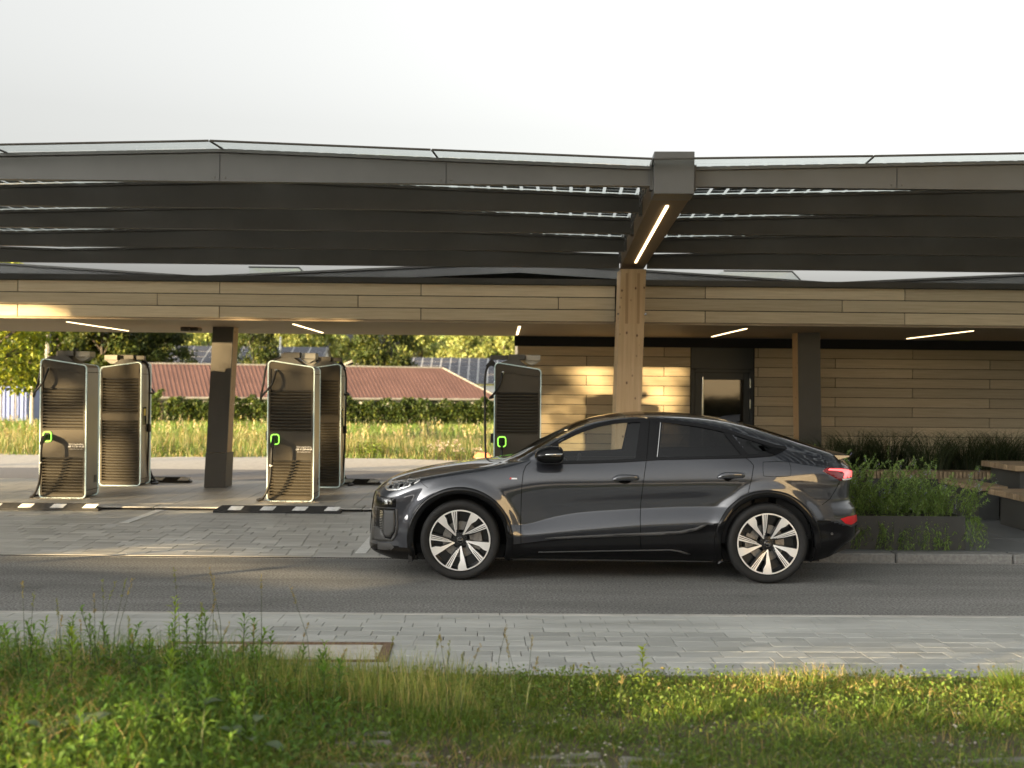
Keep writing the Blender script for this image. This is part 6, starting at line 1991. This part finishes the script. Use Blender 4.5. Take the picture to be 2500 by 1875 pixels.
# broad dock leaves
M_DOCK = leaf_mat('dock_leaf', transl=.2)
def dock(x, y, n, size, label, base=(.085, .125, .065)):
    o = empty('dock_plant', (x, y, float(vz(x, y)))); tag(o, label, 'weed', 'broad leaved docks on the bank')
    st = MB(); b_ = []
    for k in range(n):
        a = rng.uniform(0, 2 * PI); el = rng.uniform(.25, .9); d = Vector((math.cos(a), math.sin(a), el)).normalized()
        s0 = d * rng.uniform(.05, .16) + Vector((0, 0, .05)); st.tube([(0, 0, 0), tuple(s0)], [.005, .003], 5)
        sd = d.cross(Vector((0, 0, 1))).normalized(); nn = sd.cross(d).normalized(); sz = size * rng.uniform(.7, 1.2)
        rows = []
        for q in range(7):
            t = q / 6; w = sz * .36 * math.sin(PI * min(.97, t * .93 + .06)) ** .7
            c = s0 + d * sz * t - Vector((0, 0, 1)) * sz * .35 * t * t
            rows.append([c - sd * w + nn * w * .35, c, c + sd * w + nn * w * .35])
        b_.append(rows)
    Ff = np.array([(q * 3 + j, q * 3 + j + 1, q * 3 + j + 4, q * 3 + j + 3) for q in range(6) for j in range(2)])
    for rows in b_:
        Vv = np.array([[tuple(p) for p in r] for r in rows]).reshape(-1, 3)
        link('leaf', np_mesh('leaf', Vv, Ff, M_DOCK, tints(len(Vv), base, .06), True), o)
    st.build('stalk', bpy.data.materials['stem_green'], o)
for (x, y, n, s, t) in ((-2.55, 5.75, 6, .12, 'grey green broad leaved dock at the far lower left corner'), (-1.90, 5.45, 7, .11, 'grey green broad leaved dock low on the left bank'), (-1.98, 6.75, 8, .12, 'dark broad leaved dock in front of the steel framed cover'), (-1.55, 5.9, 6, .10, 'grey green broad leaved dock right of the leafy shoots'), (-2.75, 6.4, 6, .11, 'broad leaved dock near the left picture edge'), (-1.15, 5.6, 5, .09, 'small broad leaved dock near the bare soil')):
    dock(x, y, n, s, t)
# tall grass stalks with seed heads
gS = 'tall seeding grass stalks on the bank'
for i in range(46):
    x = rng.uniform(-3.0, .2) if i < 38 else rng.uniform(.2, 3.0); y = rng.uniform(6.3, 7.35)
    hmax = .62 if x < -1.0 else .42
    h = rng.uniform(.30, hmax) * (1 if x < .2 else .5); ln = rng.normal(0, .13, 2)
    o = empty('grass_stalk', (x, y, float(vz(x, y)))); tag(o, 'tall thin seeding grass stalk rising above the verge', 'grass stalk', gS)
    b = MB(); b.tube([(0, 0, 0), (ln[0] * h * .3, ln[1] * h * .3, h * .55), (ln[0] * h, ln[1] * h, h)], [.0022, .0018, .001], 4); b.build('stem', bpy.data.materials['stem_green'], o)
    f = Fol(); q = 22; zz = rng.uniform(.84, 1.04, q)
    P2 = np.stack([ln[0] * h * zz ** 1.7 + rng.normal(0, .003, q), ln[1] * h * zz ** 1.7 + rng.normal(0, .003, q), h * zz], 1)
    f.leaves(P2, rng.normal(0, .35, (q, 3)) + np.array([ln[0], ln[1], 1]), rng.uniform(.012, .022, q), .006, tints(q, (.24, .21, .10) if i % 3 else (.17, .20, .07), .2), 0, .5)
    link('seed_head', f.mesh('seed_head', M_LEAFN), o)
# dry straw at the left
f = Fol(); n = 1300
P = verge(n, -3.4, -1.9, 5.2, 6.9); c = tints(n, (.33, .25, .14), .25)
f.blades(P, rng.uniform(.12, .32, n), rng.uniform(.003, .005, n), rng.normal(0, .8, (n, 2)), c, 4)
P = verge(900, -1.2, .1, 5.1, 5.9); f.blades(P, rng.uniform(.04, .14, 900), .003, rng.normal(0, .8, (900, 2)), tints(900, (.33, .26, .15), .2), 3)
o = link('dry_straw', f.mesh('dry_straw', M_LEAFN)); tag(o, 'dry straw tangled among the green growth at lower left', 'grass', kind='stuff')
# ================================================================== unseen things added to block, slot and bounce sunlight, and to mirror
M_DWALL = noisy('pale_helper_wall', (.50, .47, .42), (.58, .55, .49), .6, 5, rough=(.7, .85))
fac = empty('shade_wall', (0, -6, 0)); tag(fac, 'unseen pale wall added left of the camera to shade the lane, with openings for the sun', 'building')  # added wall, out of view; its openings shape the sun patches
def panel(x0, x1, z0, z1):
    b = MB(); b.box((x0, -.3, z0), (x1, 0, z1)); b.build('shade_panel', M_DWALL, fac)
panel(-31.7, -28.0, 0, 7.2)
panel(-28.0, -21.6, 0, 1.85); panel(-28.0, -21.6, 2.65, 7.2)
panel(-21.6, -17.0, 0, 7.2)
panel(-17.0, -11.6, 0, 1.35); panel(-17.0, -11.6, 2.05, 7.2)
panel(-11.6, -9.4, 0, 7.2)
panel(-70, -31.7, 6.1, 8.6)  # added high band, keeps the sun off the canopy beams
for x in (-69, -60, -51, -43): panel(x, x + .3, 0, 6.1)
M_FENCE = wood_mat('fence_wood', (.30, .22, .13), (.40, .30, .19), (.6, 14, 14), .06)
def fence(name, y, polys, posts, top, label):  # added screens, out of view; the gap between boards shapes a sun strip
    o = empty(name, (0, y, 0)); tag(o, label, 'sun screen', None)
    for p in polys:
        b = MB(); b.prism(p, 'y', -.04, 0); b.build('fence_board', M_FENCE, o)
    for x in posts:
        b = MB(); b.box((x - .04, -.13, 0), (x + .05, -.045, top)); b.build('fence_post', M_FENCE, o)
fence('sun_slot_fence', 1.5, [[(-9.6, 0), (-2.6, 0), (-2.6, .69), (-9.6, .69)], [(-9.6, .89), (-2.6, .89), (-2.6, 1.35), (-9.6, 1.35)]], (-9.5, -7.2, -4.9, -2.7), 1.35, 'unseen two board fence added to let a sun strip onto the turf')
fence('sun_slot_fence', 6.0, [[(-15.5, 0), (-7.0, 0), (-7.0, .605), (-15.5, .92)], [(-15.5, 1.09), (-7.0, .635), (-7.0, 1.35), (-15.5, 1.35)], [(-25, 0), (-15.55, 0), (-15.55, 1.37), (-25, 1.37)]], (-15.4, -12.6, -9.8, -7.1), 1.35, 'unseen board fence added to let a sun streak onto the lane and shade the bays')
# unseen hedge added as a dark band to mirror in the doors
def low_hedge(x0, x1, y, h, n, label):
    o = empty('reflection_hedge', ((x0 + x1) / 2, y, -.06)); tag(o, label, 'hedge')
    f = Fol(); L_ = x1 - x0; X = rng.uniform(-L_ / 2, L_ / 2, n); Z = rng.random(n) ** .8 * h * (1 + .08 * np.sin(X * 1.7))
    P = np.stack([X, .5 + rng.normal(0, .12, n), Z], 1); D = rng.normal(0, .7, (n, 3)); D[:, 1] += .6
    f.leaves(P, D, rng.uniform(.18, .34, n), rng.uniform(.12, .2, n), tints(n, (.045, .07, .016), .4), .3, .8)
    link('foliage', f.mesh('foliage', M_LEAF), o)
    b = MB(); b.box((-L_ / 2, -.6, 0), (L_ / 2, .4, h * .92)); b.build('branch_core', M_BARK, o)
low_hedge(-9, 26, -16, 1.5, 8000, 'unseen dark hedge added for the reflection in the car doors')
# unseen trees added left of the camera: their crowns dapple the low sun
t_side = tree_mesh(9.0, 2.5, 20, 46, .30, (.09, .13, .025), (.16, .20, .04), .2, .22, 21)
for i, (x, y, s_) in enumerate(((-33.4, -1.5, 1.0), (-30.2, -2.5, .72), (-26.6, -1.5, .95))):
    put_tree(t_side, 'dapple_tree', (x, y, -.06), s_, i * 2.1, 'unseen leafy tree added to dapple the sun, ' + ('farthest along the lane', 'middle one', 'nearest the camera')[i], 'added sun dappling trees')

# unseen hall added behind the camera: its sunlit side bounces warm fill light
M_HALL = wood_mat('bounce_hall_boards', (.62, .52, .36), (.72, .62, .45), (14, .6, 14), .05)
hall = empty('bounce_hall', (13, -24, 0)); tag(hall, 'unseen pale timber hall added behind the camera to bounce warm light', 'building')
b = MB(); b.box((.06, -20, 0), (8, 17, 9.0)); b.build('hall_body', M_DWALL, hall)
for k in range(22):
    b = MB(); b.box((0, -20, .1 + k * .405), (.055, 17, .1 + k * .405 + .37)); b.build('hall_board', M_HALL, hall)
b = MB(); b.prism([(-.5, 9.0), (8.5, 9.0), (4, 10.6)], 'y', -20.5, 17.5); b.build('hall_roof', M_ROOFM, hall)
